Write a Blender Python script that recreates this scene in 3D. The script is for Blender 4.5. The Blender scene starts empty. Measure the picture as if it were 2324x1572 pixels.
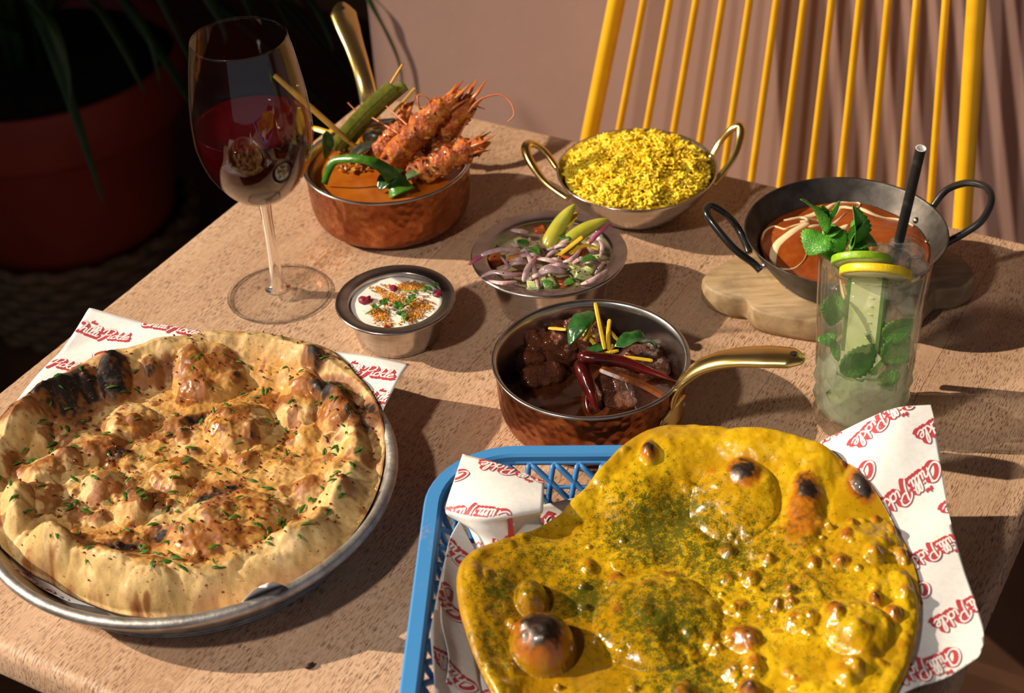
import bpy, math, random
import numpy as np
from mathutils import Vector, Matrix

random.seed(7); np.random.seed(7)
scene = bpy.context.scene
COL = scene.collection
PI = math.pi

# ------------------------------------------------------------------ camera
# table top is z = 0, metres; camera 0.68 above it
CF, CP, CR, CH = 3712.955, math.radians(36.581), math.radians(-3.3659), 0.68
FWD = np.array([0, math.cos(CP), -math.sin(CP)]); RT = np.array([1., 0, 0]); UP = np.cross(RT, FWD)
R2 = math.cos(CR)*RT + math.sin(CR)*UP; U2 = -math.sin(CR)*RT + math.cos(CR)*UP
CAM = np.array([0, 0, CH])
def at(x, y, z=0.):
    """point at height z seen at photo pixel x, y (survey helper)"""
    d = FWD + (x-1162)/CF*R2 - (y-786)/CF*U2
    return CAM + d*(z-CH)/d[2]
def aty(x, y, Y):
    d = FWD + (x-1162)/CF*R2 - (y-786)/CF*U2
    return CAM + d*Y/d[1]
cd = bpy.data.cameras.new('camera'); co = bpy.data.objects.new('camera', cd); COL.objects.link(co)
cd.sensor_width = 36; cd.sensor_fit = 'HORIZONTAL'; cd.lens = CF/2324*36; cd.clip_start = .02; cd.clip_end = 60
co.matrix_world = Matrix(((R2[0], U2[0], -FWD[0], 0), (R2[1], U2[1], -FWD[1], 0), (R2[2], U2[2], -FWD[2], CH), (0, 0, 0, 1)))
cd.dof.use_dof = True; cd.dof.focus_distance = 1.04; cd.dof.aperture_fstop = 9.0
scene.camera = co

# ------------------------------------------------------------------ light
w = bpy.data.worlds.new('sky'); scene.world = w; w.use_nodes = True
bg = w.node_tree.nodes['Background']; bg.inputs[0].default_value = (.80, .86, 1., 1); bg.inputs[1].default_value = .30
def lamp(name, kind, energy, color, loc, direction):
    l = bpy.data.lights.new(name, kind); l.energy = energy; l.color = color
    o = bpy.data.objects.new(name, l); COL.objects.link(o); o.location = loc
    o.rotation_euler = Vector(direction).to_track_quat('-Z', 'Y').to_euler(); return o
SAZ, SEL = math.radians(-8), math.radians(31)
sun = lamp('sun', 'SUN', 5.9, (1., .84, .64), (-3, 1.2, 2.4), (math.cos(SAZ)*math.cos(SEL), math.sin(SAZ)*math.cos(SEL), -math.sin(SEL)))
sun.data.angle = math.radians(.7)
spd = Vector((.50, .48, -.72)).normalized()
spot = lamp('second_light', 'SPOT', 54, (1., .90, .78), Vector((.02, .92, 0)) - spd*1.75, spd)  # unseen second source inferred from the darker core shadows, fixture unknown
spot.data.spot_size = math.radians(44); spot.data.spot_blend = .7; spot.data.shadow_soft_size = .05
vs = scene.view_settings
vs.view_transform = 'Standard'; vs.look = 'None'; vs.gamma = 1; vs.use_curve_mapping = False; vs.exposure = 0.0

# ------------------------------------------------------------------ helpers
ORG = {}
def tag(o, label=None, cat=None, group=None, kind=None):
    if label: o['label'] = label
    if cat: o['category'] = cat
    if group: o['group'] = group
    if kind: o['kind'] = kind
    return o
def root(name, loc, label=None, cat=None, group=None, kind=None, rotz=0):
    o = bpy.data.objects.new(name, None); COL.objects.link(o); o.location = loc; o.rotation_euler = (0, 0, rotz)
    o.empty_display_size = .02
    ORG[o.name] = np.array(loc, float) if rotz == 0 else np.zeros(3)
    return tag(o, label, cat, group, kind)
def mesh(name, V, F, mat, parent=None, smooth=True, col=None, fm=None, org=None):
    """V in world coords (parent's own frame when the parent root is rotated)"""
    V = np.asarray(V, float)
    if parent is not None: o0 = ORG[parent.name]
    elif org is not None: o0 = np.array(org, float)
    else: o0 = np.array([(V[:, 0].min()+V[:, 0].max())/2, (V[:, 1].min()+V[:, 1].max())/2, V[:, 2].min()])
    me = bpy.data.meshes.new(name)
    if isinstance(F, np.ndarray):
        n, k = F.shape
        me.vertices.add(len(V)); me.vertices.foreach_set('co', (V-o0).astype(np.float32).ravel())
        me.loops.add(n*k); me.loops.foreach_set('vertex_index', F.astype(np.int32).ravel())
        me.polygons.add(n); me.polygons.foreach_set('loop_start', (np.arange(n)*k).astype(np.int32))
        me.update(calc_edges=True); me.validate()
    else:
        me.from_pydata([tuple(v) for v in (V-o0)], [], [tuple(map(int, f)) for f in F]); me.update()
    for m in (mat if isinstance(mat, (list, tuple)) else [mat]): me.materials.append(m)
    if smooth: me.polygons.foreach_set('use_smooth', [True]*len(me.polygons))
    if fm is not None: me.polygons.foreach_set('material_index', np.asarray(fm, np.int32))
    if col is not None:
        a = me.color_attributes.new('Col', 'FLOAT_COLOR', 'POINT')
        c = np.ones((len(V), 4), np.float32); c[:, :col.shape[1]] = col; a.data.foreach_set('color', c.ravel())
    o = bpy.data.objects.new(name, me); COL.objects.link(o)
    if parent is not None: o.parent = parent
    else: o.location = o0
    ORG[o.name] = o0
    return o
def solid(o, t, off=0.):
    m = o.modifiers.new('thick', 'SOLIDIFY'); m.thickness = t; m.offset = off; return o
def subd(o, n=1):
    m = o.modifiers.new('sub', 'SUBSURF'); m.levels = n; m.render_levels = n; return o
def bevel(o, wd, seg=2):
    m = o.modifiers.new('bev', 'BEVEL'); m.width = wd; m.segments = seg; m.limit_method = 'ANGLE'; m.angle_limit = .6; return o
def gridF(nu, nv, wrapu=False, wrapv=False):
    i, j = np.meshgrid(np.arange(nu if wrapu else nu-1), np.arange(nv if wrapv else nv-1), indexing='ij')
    i = i.ravel(); j = j.ravel(); i1 = (i+1) % nu; j1 = (j+1) % nv
    return np.stack([i*nv+j, i1*nv+j, i1*nv+j1, i*nv+j1], 1)
def lathe(prof, c, n=96, rfun=None):
    """profile of (r,z) rows turned about the vertical through c"""
    prof = np.asarray(prof, float); th = np.arange(n)*2*PI/n
    r = prof[:, 0][None, :]*np.ones((n, 1)); z = prof[:, 1][None, :]*np.ones((n, 1))
    if rfun is not None: r = r + rfun(th[:, None], z, r)
    V = np.stack([c[0]+r*np.cos(th)[:, None], c[1]+r*np.sin(th)[:, None], (c[2] if len(c) > 2 else 0)+z], -1).reshape(-1, 3)
    return V, gridF(n, len(prof), True)
def smoothline(P, n=8, closed=False):
    P = np.asarray(P, float); out = []; N = len(P)
    for i in range(N if closed else N-1):
        if closed: p0, p1, p2, p3 = P[(i-1) % N], P[i], P[(i+1) % N], P[(i+2) % N]
        else: p0, p1, p2, p3 = P[max(i-1, 0)], P[i], P[i+1], P[min(i+2, N-1)]
        for k in range(n):
            t = k/n
            out.append(.5*((2*p1)+(-p0+p2)*t+(2*p0-5*p1+4*p2-p3)*t*t+(-p0+3*p1-3*p2+p3)*t**3))
    if not closed: out.append(P[-1])
    return np.array(out)
def tube(P, r, n=10, closed=False, flat=1., up=(0, 0, 1), cap=True):
    """sweep; r scalar or per point (half width), flat = thickness / width along the 'up' side"""
    P = np.asarray(P, float); N = len(P); r = np.broadcast_to(np.asarray(r, float), (N,)); flat = np.broadcast_to(np.asarray(flat, float), (N,))
    T = np.gradient(P, axis=0) if not closed else (np.roll(P, -1, 0)-np.roll(P, 1, 0))
    T /= np.linalg.norm(T, axis=1)[:, None]+1e-12
    up = np.asarray(up, float)
    S = np.cross(T, up); L = np.linalg.norm(S, axis=1); bad = L < 1e-3; S[bad] = np.cross(T[bad], (1, 0, .1)); S /= np.linalg.norm(S, axis=1)[:, None]
    B = np.cross(S, T)
    a = np.arange(n)*2*PI/n
    V = P[:, None]+S[:, None]*(r[:, None, None]*np.cos(a)[None, :, None])+B[:, None]*((r*flat)[:, None, None]*np.sin(a)[None, :, None])
    V = V.reshape(-1, 3); F = [tuple(q) for q in gridF(N, n, closed, True)]
    if not closed and cap:
        F.append(tuple(range(n))); F.append(tuple((N-1)*n+k for k in reversed(range(n))))
    return V, F
def join(*vf):
    V = []; F = []; o = 0
    for v, f in vf:
        V.append(np.asarray(v)); F += [tuple(int(i)+o for i in q) for q in f]; o += len(v)
    return np.concatenate(V), F
def box(c, s, rot=0):
    x, y, z = np.array(s)/2
    V = np.array([(a*x, b*y, d*z) for a in (-1, 1) for b in (-1, 1) for d in (-1, 1)])
    cs, sn = math.cos(rot), math.sin(rot)
    V = np.stack([V[:, 0]*cs-V[:, 1]*sn, V[:, 0]*sn+V[:, 1]*cs, V[:, 2]], 1)+np.array(c)
    return V, [(0, 1, 3, 2), (4, 6, 7, 5), (0, 4, 5, 1), (2, 3, 7, 6), (0, 2, 6, 4), (1, 5, 7, 3)]
def frame_of(d, up=(0, 0, 1)):
    d = np.asarray(d, float); d = d/np.linalg.norm(d); s = np.cross(d, up)
    if np.linalg.norm(s) < 1e-3: s = np.cross(d, (1, 0, .1))
    s /= np.linalg.norm(s); return d, s, np.cross(s, d)
def prism(poly, z0, z1):
    n = len(poly); V = [(p[0], p[1], z0) for p in poly]+[(p[0], p[1], z1) for p in poly]
    F = [tuple(reversed(range(n))), tuple(range(n, 2*n))]+[(i, (i+1) % n, n+(i+1) % n, n+i) for i in range(n)]
    return np.array(V, float), F
# value noise
def vnoise(P, seed=0):
    P = np.asarray(P, float); I = np.floor(P).astype(np.int64); f = P-I; f = f*f*(3-2*f); out = 0
    for dx in (0, 1):
        for dy in (0, 1):
            for dz in (0, 1):
                h = ((I[..., 0]+dx)*374761393+(I[..., 1]+dy)*668265263+(I[..., 2]+dz)*1274126177+seed*974634533) & 0x7fffffff
                h = ((h ^ (h >> 13))*1103515245) & 0x7fffffff; h = (h ^ (h >> 16)) & 0xffff
                wt = (f[..., 0] if dx else 1-f[..., 0])*(f[..., 1] if dy else 1-f[..., 1])*(f[..., 2] if dz else 1-f[..., 2])
                out = out+wt*(h/65535.)
    return out
def fbm(P, seed=0, o=4):
    s = 0; a = .5
    for k in range(o): s = s+a*(vnoise(np.asarray(P)*2**k, seed+k*17)-.5); a *= .5
    return s
def sstep(a, b, x): t = np.clip((x-a)/(b-a), 0, 1); return t*t*(3-2*t)
def lerp(a, b, t): return a+(np.asarray(b)-a)*t[..., None]

# ------------------------------------------------------------------ materials
MATS = {}
def mat(name, color=(.8, .8, .8), rough=.5, metal=0., ior=1.45, trans=0., coat=0., spec=.5, sss=0., sssr=(.01, .004, .002), build=None, **kw):
    if name in MATS: return MATS[name]
    m = bpy.data.materials.new(name); m.use_nodes = True; nt = m.node_tree; b = nt.nodes['Principled BSDF']
    b.inputs['Base Color'].default_value = (*color, 1); b.inputs['Roughness'].default_value = rough; b.inputs['Metallic'].default_value = metal
    b.inputs['IOR'].default_value = ior; b.inputs['Transmission Weight'].default_value = trans; b.inputs['Coat Weight'].default_value = coat
    b.inputs['Coat Roughness'].default_value = .08; b.inputs['Specular IOR Level'].default_value = spec
    if sss: b.inputs['Subsurface Weight'].default_value = sss; b.inputs['Subsurface Radius'].default_value = sssr; b.inputs['Subsurface Scale'].default_value = 1.
    if build: build(nt, b)
    MATS[name] = m; return m
def N(nt, t, **inp):
    n = nt.nodes.new(t)
    for k, v in inp.items():
        if k.startswith('_'): setattr(n, k[1:], v)
        else:
            key = k.replace('__', ' ')
            n.inputs[key].default_value = v
    return n
def L(nt, a, b): nt.links.new(a, b)
def coords(nt, scale=(1, 1, 1), kind='Object', rot=(0, 0, 0), loc=(0, 0, 0)):
    tc = nt.nodes.new('ShaderNodeTexCoord'); mp = nt.nodes.new('ShaderNodeMapping'); mp.inputs['Scale'].default_value = scale
    mp.inputs['Rotation'].default_value = rot; mp.inputs['Location'].default_value = loc
    L(nt, tc.outputs[kind], mp.inputs[0]); return mp.outputs[0]
def noise(nt, vec, scale, detail=3, rough=.55, dist=0.):
    n = N(nt, 'ShaderNodeTexNoise', Scale=scale, Detail=detail, Roughness=rough, Distortion=dist); L(nt, vec, n.inputs['Vector']); return n.outputs['Fac']
def ramp(nt, fac, stops):
    r = nt.nodes.new('ShaderNodeValToRGB'); e = r.color_ramp.elements
    while len(e) < len(stops): e.new(.5)
    for k, (p, c) in enumerate(stops):
        e[k].position = p; e[k].color = (*c, 1) if len(c) == 3 else c
    L(nt, fac, r.inputs[0]); return r.outputs[0]
def mix(nt, fac, a, b, mode='MIX'):
    m = nt.nodes.new('ShaderNodeMix'); m.data_type = 'RGBA'; m.blend_type = mode
    for s, v in ((m.inputs[0], fac), (m.inputs[6], a), (m.inputs[7], b)):
        if hasattr(v, 'links'): L(nt, v, s)
        elif isinstance(v, (int, float)): s.default_value = v
        else: s.default_value = (*v, 1)
    return m.outputs[2]
def math_(nt, op, a, b=0., c=0.):
    m = nt.nodes.new('ShaderNodeMath'); m.operation = op
    for s, v in zip(m.inputs, (a, b, c)):
        if hasattr(v, 'links'): L(nt, v, s)
        else: s.default_value = v
    return m.outputs[0]
def bump(nt, b, h, strength=.3, dist=.001):
    n = N(nt, 'ShaderNodeBump', Strength=strength, Distance=dist); L(nt, h, n.inputs['Height']); L(nt, n.outputs[0], b.inputs['Normal']); return n
def noisy(name, c1, c2, scale, rough=.5, bmp=0., bscale=None, lo=.35, hi=.65, **kw):
    def bd(nt, b):
        v = coords(nt); f = noise(nt, v, scale, 5)
        L(nt, ramp(nt, f, [(lo, c1), (hi, c2)]), b.inputs['Base Color'])
        if bmp: bump(nt, b, noise(nt, v, bscale or scale, 5), bmp)
    return mat(name, c1, rough, build=bd, **kw)
def vcol(name, rough=.4, bmp=.25, bscale=700, alpha_rough=True, speck=None, herb=None, **kw):
    """colour from the thing's own colour attribute (char, toast, spices), roughness in its alpha"""
    def bd(nt, b):
        a = N(nt, 'ShaderNodeAttribute', _attribute_name='Col'); c = a.outputs['Color']; v = coords(nt)
        if speck:
            for sc, lo, hi, cc, amt in speck:
                f = ramp(nt, noise(nt, v, sc, 2), [(lo, (0, 0, 0)), (hi, (amt, amt, amt))]); c = mix(nt, f, c, cc)
        if herb:
            hb = N(nt, 'ShaderNodeAttribute', _attribute_name='Herb'); nn = math_(nt, 'ADD', math_(nt, 'MULTIPLY', noise(nt, v, 1500, 2), .65), math_(nt, 'MULTIPLY', noise(nt, v, 260, 3), .55))
            c = mix(nt, ramp(nt, math_(nt, 'MULTIPLY_ADD', hb.outputs['Fac'], .26, nn), [(.70, (0, 0, 0)), (.80, (.9, .9, .9))]), c, herb)
        L(nt, c, b.inputs['Base Color'])
        if alpha_rough: L(nt, a.outputs['Alpha'], b.inputs['Roughness'])
        if bmp: bump(nt, b, noise(nt, v, bscale, 4), bmp)
    return mat(name, (.8, .6, .3), rough, build=bd, **kw)

def bd_oak(nt, b):
    oi = N(nt, 'ShaderNodeObjectInfo'); tc = N(nt, 'ShaderNodeTexCoord')
    cmb = N(nt, 'ShaderNodeCombineXYZ'); L(nt, math_(nt, 'MULTIPLY', oi.outputs['Random'], 7.3), cmb.inputs[0]); L(nt, math_(nt, 'MULTIPLY', oi.outputs['Random'], 3.1), cmb.inputs[1])
    ad = N(nt, 'ShaderNodeVectorMath', _operation='ADD'); L(nt, tc.outputs['Object'], ad.inputs[0]); L(nt, cmb.outputs[0], ad.inputs[1])
    def mp(s):
        m = N(nt, 'ShaderNodeMapping', Scale=s); L(nt, ad.outputs[0], m.inputs[0]); return m.outputs[0]
    big = noise(nt, mp((2.2, 9, 3)), 1.6, 4, .6)
    c = ramp(nt, big, [(.28, (.46, .29, .182)), (.5, (.55, .365, .24)), (.74, (.61, .42, .285))])
    streak = noise(nt, mp((9, 260, 60)), 1.0, 3, .6, .3)
    c = mix(nt, ramp(nt, streak, [(.35, (.0, .0, .0)), (.7, (.4, .4, .4))]), c, (.40, .21, .115))
    pore = noise(nt, mp((175, 1350, 300)), 1.0, 1.5, .5)
    pm = ramp(nt, noise(nt, mp((14, 40, 10)), 1.0, 2), [(.3, (.25, .25, .25)), (.6, (1, 1, 1))])
    pf = ramp(nt, pore, [(.545, (0, 0, 0)), (.60, (.95, .95, .95))])
    pf2 = mix(nt, 1., pf, pm, 'MULTIPLY')
    c = mix(nt, pf2, c, (.17, .085, .046))
    ray = noise(nt, mp((420, 60, 60)), 1.0, 2, .5)
    c = mix(nt, ramp(nt, ray, [(.60, (0, 0, 0)), (.72, (.35, .35, .35))]), c, (.68, .46, .31))
    # dried orange spice smears beside the copper pot
    def stain(cx, cy, rx, ry):
        m = N(nt, 'ShaderNodeMapping', Location=(-cx/rx, -cy/ry, 0), Scale=(1/rx, 1/ry, 0)); L(nt, tc.outputs['Object'], m.inputs[0])
        ln = N(nt, 'ShaderNodeVectorMath', _operation='LENGTH'); L(nt, m.outputs[0], ln.inputs[0])
        return ramp(nt, ln.outputs['Value'], [(.35, (1, 1, 1)), (1., (0, 0, 0))])
    st = mix(nt, 1., stain(*STAIN[0]), stain(*STAIN[1]), 'ADD')
    sn = ramp(nt, noise(nt, mp((170, 300, 100)), 1.0, 4, .65), [(.50, (0, 0, 0)), (.60, (.8, .8, .8))])
    c = mix(nt, mix(nt, 1., st, sn, 'MULTIPLY'), c, (.42, .13, .015))
    L(nt, c, b.inputs['Base Color'])
    L(nt, ramp(nt, big, [(.3, (.42, .42, .42)), (.7, (.55, .55, .55))]), b.inputs['Roughness'])
    bump(nt, b, mix(nt, 1., ramp(nt, pf2, [(0, (1, 1, 1)), (1, (0, 0, 0))]), streak, 'MULTIPLY'), .35, .0006)
TYAW = math.radians(59.1)
TD = np.array([math.cos(TYAW), math.sin(TYAW)]); TN = np.array([-TD[1], TD[0]])     # along / across the boards
def tloc(p): p = np.asarray(p)[:2]; return np.array([p@TD, p@TN])
T_U0, T_U1, T_V0, T_V1 = .408, 1.066, .108, .769
_c = tloc(at(735, 595)); _c2 = tloc(at(1040, 515))
STAIN = [(_c[0], _c[1], .05, .028), (_c2[0], _c2[1], .03, .016)]
M_oak = mat('oak', rough=.48, spec=.35, build=bd_oak)

def bd_copper(nt, b):
    v = coords(nt); f = noise(nt, v, 70, 6, .7); g = noise(nt, v, 16, 3, .6)
    c = ramp(nt, f, [(.3, (.20, .060, .025)), (.5, (.40, .135, .05)), (.7, (.66, .30, .13))])
    c = mix(nt, ramp(nt, g, [(.35, (0, 0, 0)), (.65, (.6, .6, .6))]), c, (.22, .07, .03))
    L(nt, c, b.inputs['Base Color'])
    vo = N(nt, 'ShaderNodeTexVoronoi', Scale=150., _feature='SMOOTH_F1', Smoothness=.4); L(nt, v, vo.inputs['Vector'])
    h = math_(nt, 'MULTIPLY', vo.outputs['Distance'], 1.)
    bump(nt, b, h, .55, .0022)
M_copper = mat('hammered_copper', rough=.33, metal=1., build=bd_copper)
def bd_steel(nt, b):
    v = coords(nt, (1, 1, 18)); f = noise(nt, v, 60, 3)
    L(nt, ramp(nt, f, [(.3, (.50, .48, .46)), (.7, (.66, .64, .62))]), b.inputs['Base Color'])
    L(nt, ramp(nt, noise(nt, coords(nt), 90, 4), [(.3, (.16, .16, .16)), (.7, (.30, .30, .30))]), b.inputs['Roughness'])
    bump(nt, b, f, .03, .0005)
M_steel = mat('brushed_steel', rough=.24, metal=1., build=bd_steel)
M_steel_in = noisy('steel_inside', (.42, .40, .38), (.60, .58, .56), 60, .25, .05, 40, metal=1.)
M_brass = noisy('brass', (.88, .62, .20), (.94, .72, .30), 40, .24, .06, 160, metal=1.)
M_alu = noisy('worn_aluminium', (.36, .33, .31), (.58, .55, .52), 110, .5, .5, 160, metal=.9)
def bd_iron(nt, b):
    v = coords(nt); f = noise(nt, v, 45, 5, .6)
    L(nt, ramp(nt, f, [(.35, (.045, .040, .036)), (.65, (.115, .102, .09))]), b.inputs['Base Color']); bump(nt, b, noise(nt, v, 200, 4), .08)
M_iron = mat('seasoned_iron', rough=.48, metal=.85, build=bd_iron)
M_blackmetal = mat('black_enamel_wire', (.014, .013, .013), .22, 0., coat=.4)
M_rivet = mat('rivet_steel', (.42, .40, .38), .3, 1.)
def bd_wall(nt, b):
    v = coords(nt); f = noise(nt, v, 3.5, 5, .6); g = noise(nt, v, 60, 4)
    L(nt, ramp(nt, f, [(.3, (.295, .185, .155)), (.7, (.345, .217, .182))]), b.inputs['Base Color']); bump(nt, b, g, .12, .002)
M_wall = mat('pink_plaster', rough=.85, spec=.2, build=bd_wall)
M_alcove = noisy('brown_alcove_paint', (.34, .17, .09), (.38, .20, .11), 4, .9)
M_floor = noisy('dark_floor_boards', (.10, .05, .025), (.16, .085, .045), 9, .5, .1)
M_lowshade = noisy('lower_wall_shade', (.075, .034, .018), (.11, .052, .028), 12, .5, .1)  # dark colour standing in for shade low on the back wall
M_ceil = noisy('ceiling_paint', (.30, .20, .16), (.33, .22, .18), 4, .9)
def bd_yel(nt, b):
    v = coords(nt); L(nt, ramp(nt, noise(nt, v, 30, 4), [(.35, (.72, .36, .005)), (.65, (.80, .43, .012))]), b.inputs['Base Color'])
M_yellow = mat('yellow_paint', rough=.42, build=bd_yel)
def bd_board(nt, b):
    v = coords(nt, (18, 130, 60), rot=(0, 0, .25)); f = noise(nt, v, 1.2, 4, .6, .4); g = noise(nt, coords(nt), 34, 4)
    c = ramp(nt, f, [(.3, (.22, .135, .062)), (.6, (.37, .255, .135)), (.8, (.47, .34, .195))])
    c = mix(nt, ramp(nt, g, [(.55, (0, 0, 0)), (.75, (.7, .7, .7))]), c, (.14, .085, .04)); L(nt, c, b.inputs['Base Color']); bump(nt, b, f, .3, .001)
M_board = mat('worn_board_wood', rough=.55, build=bd_board)
M_blue = noisy('blue_plastic', (.045, .20, .50), (.055, .235, .56), 20, .38, .04, 200)
def bd_rim(nt, b):
    v = coords(nt); f = noise(nt, v, 26, 4, .7); g = noise(nt, v, 260, 3, .7)
    wear = mix(nt, 1., ramp(nt, f, [(.56, (0, 0, 0)), (.66, (1, 1, 1))]), ramp(nt, g, [(.42, (0, 0, 0)), (.6, (.75, .75, .75))]), 'MULTIPLY')
    c = mix(nt, wear, (.055, .245, .56), (.42, .25, .26)); L(nt, c, b.inputs['Base Color'])
M_bluerim = mat('blue_plastic_worn', rough=.36, build=bd_rim)
def bd_paper(nt, b):
    v = coords(nt); L(nt, ramp(nt, noise(nt, v, 300, 4, .7), [(.3, (.76, .75, .73)), (.6, (.84, .83, .81))]), b.inputs['Base Color']); bump(nt, b, noise(nt, v, 45, 3), .15, .002)
M_paper = mat('greaseproof_paper', rough=.55, spec=.3, build=bd_paper)
M_red = mat('red_print', (.50, .055, .07), .55)
M_white = mat('white_print', (.84, .83, .81), .55)
def bd_thin(nt, b):
    out = nt.nodes['Material Output']; tr = N(nt, 'ShaderNodeBsdfTransparent', Color=(.965, .97, .97, 1)); gl = N(nt, 'ShaderNodeBsdfGlossy', Roughness=.02)
    lw = N(nt, 'ShaderNodeLayerWeight'); fr = math_(nt, 'MULTIPLY_ADD', math_(nt, 'POWER', lw.outputs['Facing'], 4.), .85, .04); mx = N(nt, 'ShaderNodeMixShader'); L(nt, fr, mx.inputs[0]); L(nt, tr.outputs[0], mx.inputs[1]); L(nt, gl.outputs[0], mx.inputs[2]); L(nt, mx.outputs[0], out.inputs[0])
M_thinglass = mat('thin_wine_glass', build=bd_thin)
M_glass = mat('clear_glass', (1, 1, 1), .0, ior=1.47, trans=1.)
M_wine = mat('red_wine', (.085, .0008, .0025), .03, ior=1.34, trans=.74, spec=.5)
# foods
M_gravy_o = noisy('orange_gravy', (.40, .085, .008), (.52, .15, .012), 50, .16, .15, 120, coat=.3)
M_gravy_d = noisy('dark_gravy', (.030, .008, .003), (.09, .022, .006), 60, .12, .2, 90, coat=.5)
M_gravy_b = noisy('butter_gravy', (.22, .040, .006), (.31, .070, .010), 70, .22, .2, 240, coat=.2)
def bd_meat(nt, b):
    v = coords(nt); f = noise(nt, v, 70, 6, .65); L(nt, ramp(nt, f, [(.3, (.06, .013, .004)), (.55, (.16, .038, .009)), (.75, (.26, .07, .014))]), b.inputs['Base Color'])
    bump(nt, b, noise(nt, v, 260, 6, .65), .9, .004)
M_meat = mat('glazed_lamb', rough=.22, coat=.3, build=bd_meat)
M_chick = noisy('sauced_chicken', (.28, .05, .012), (.42, .11, .03), 60, .2, .3, 160, coat=.3)
M_cream = mat('cream', (.80, .62, .36), .35)
M_dchili = noisy('dried_red_chilli', (.020, .0025, .002), (.10, .006, .004), 60, .18, .4, 110, coat=.5)
M_brownstick = noisy('brown_spice_bark', (.06, .018, .006), (.19, .055, .015), 80, .3, .4, 200, coat=.2)
M_ginger = noisy('yellow_ginger', (.66, .40, .015), (.78, .52, .04), 120, .35, .1, 300)
def leafmat(name, c1, c2, rough=.4, sc=160, **kw): return noisy(name, c1, c2, sc, rough, .35, sc*1.5, **kw)
M_curryleaf = leafmat('curry_leaf', (.012, .055, .012), (.03, .12, .022), .22, coat=.4)
M_lime_leaf = leafmat('bright_leaf_strip', (.045, .17, .012), (.09, .27, .02), .3, coat=.3)
M_pandan = leafmat('olive_leaf', (.085, .10, .010), (.15, .16, .02), .35)
M_lemongrass = noisy('lemongrass', (.52, .27, .03), (.68, .40, .06), 90, .4)
def bd_prawn(nt, b):
    v = coords(nt); f = noise(nt, v, 110, 5, .6); g = noise(nt, v, 320, 4, .6)
    c = ramp(nt, f, [(.32, (.20, .022, .005)), (.5, (.52, .11, .012)), (.68, (.66, .27, .035))])
    c = mix(nt, ramp(nt, g, [(.60, (0, 0, 0)), (.7, (.8, .8, .8))]), c, (.09, .02, .01)); L(nt, c, b.inputs['Base Color']); bump(nt, b, g, .9, .003)
M_prawn = mat('masala_prawn', rough=.32, coat=.12, build=bd_prawn)
M_prawnshell = noisy('prawn_shell', (.50, .10, .02), (.62, .20, .05), 90, .3)
M_bits = noisy('garlic_masala_bits', (.55, .25, .04), (.36, .09, .015), 140, .3, coat=.3)
M_rice = noisy('saffron_rice', (.84, .57, .014), (.88, .68, .04), 45, .42, sss=.0)
M_riceb = noisy('saffron_rice_bed', (.55, .30, .006), (.74, .46, .015), 90, .5, .5, 220)
M_yog = mat('yoghurt', (.82, .79, .73), .3, coat=.2)
M_petal = noisy('dried_rose_petal', (.14, .006, .02), (.32, .02, .05), 160, .5, .4)
M_spice = noisy('orange_spice', (.48, .17, .012), (.66, .31, .03), 300, .5, .5, 500)
M_cori = leafmat('coriander', (.022, .075, .008), (.07, .19, .022), .35, 220)
M_cori2 = leafmat('coriander_stem', (.16, .32, .06), (.24, .42, .10), .35, 220)
M_onion = noisy('red_onion', (.70, .54, .50), (.50, .22, .26), 110, .2, coat=.3, sss=.0)
M_onion2 = noisy('purple_onion_skin', (.42, .05, .14), (.55, .16, .24), 70, .25, coat=.3)
M_tomato = noisy('tomato', (.55, .09, .02), (.66, .18, .05), 80, .2, coat=.3)
M_carrot = noisy('carrot', (.70, .24, .03), (.76, .32, .06), 120, .35, .2)
M_cucf = noisy('cucumber_flesh', (.60, .66, .24), (.70, .74, .36), 90, .2, coat=.3)
M_cucs = noisy('cucumber_skin', (.03, .14, .012), (.07, .24, .03), 90, .25, coat=.2)
M_pchili = noisy('pickled_green_chilli', (.42, .40, .03), (.55, .50, .07), 60, .2, coat=.4)
M_lime = noisy('lime_rind', (.22, .42, .012), (.32, .52, .03), 200, .3, .3, 600)
M_limef = noisy('lime_flesh', (.50, .58, .18), (.62, .66, .30), 150, .25)
M_lemon = noisy('lemon_rind', (.80, .52, .01), (.84, .60, .02), 200, .3, .3, 600)
M_lemonf = noisy('lemon_flesh', (.76, .66, .26), (.82, .74, .42), 150, .25)
def bd_mint(nt, b):
    v = coords(nt); f = noise(nt, v, 130, 4); vo = N(nt, 'ShaderNodeTexVoronoi', Scale=430., _feature='DISTANCE_TO_EDGE'); L(nt, v, vo.inputs['Vector'])
    L(nt, ramp(nt, f, [(.35, (.05, .20, .016)), (.7, (.11, .36, .04))]), b.inputs['Base Color']); bump(nt, b, ramp(nt, vo.outputs['Distance'], [(0, (0, 0, 0)), (.2, (1, 1, 1))]), .3, .0008)
M_mint = mat('mint', rough=.4, build=bd_mint)
def bd_drink(nt, b):
    v = coords(nt); L(nt, ramp(nt, noise(nt, v, 40, 3), [(.3, (.72, .78, .58)), (.7, (.82, .86, .70))]), b.inputs['Base Color'])
M_drink = mat('lime_soda', (.80, .85, .66), .05, ior=1.34, trans=.80, build=bd_drink)
M_ice = mat('ice', (.94, .96, .95), .04, ior=1.31, trans=.93, build=lambda nt, b: bump(nt, b, noise(nt, coords(nt), 130, 4), .5, .002))
def bd_straw(nt, b):
    v = coords(nt); wv = N(nt, 'ShaderNodeTexWave', Scale=24., Distortion=0., _bands_direction='DIAGONAL'); L(nt, v, wv.inputs['Vector'])
    L(nt, ramp(nt, wv.outputs['Fac'], [(.0, (.03, .03, .032)), (.06, (.012, .012, .013))]), b.inputs['Base Color'])
M_straw = mat('black_paper_straw', rough=.5, build=bd_straw)
M_strawin = mat('straw_white_paper', (.78, .76, .72), .7)
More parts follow.
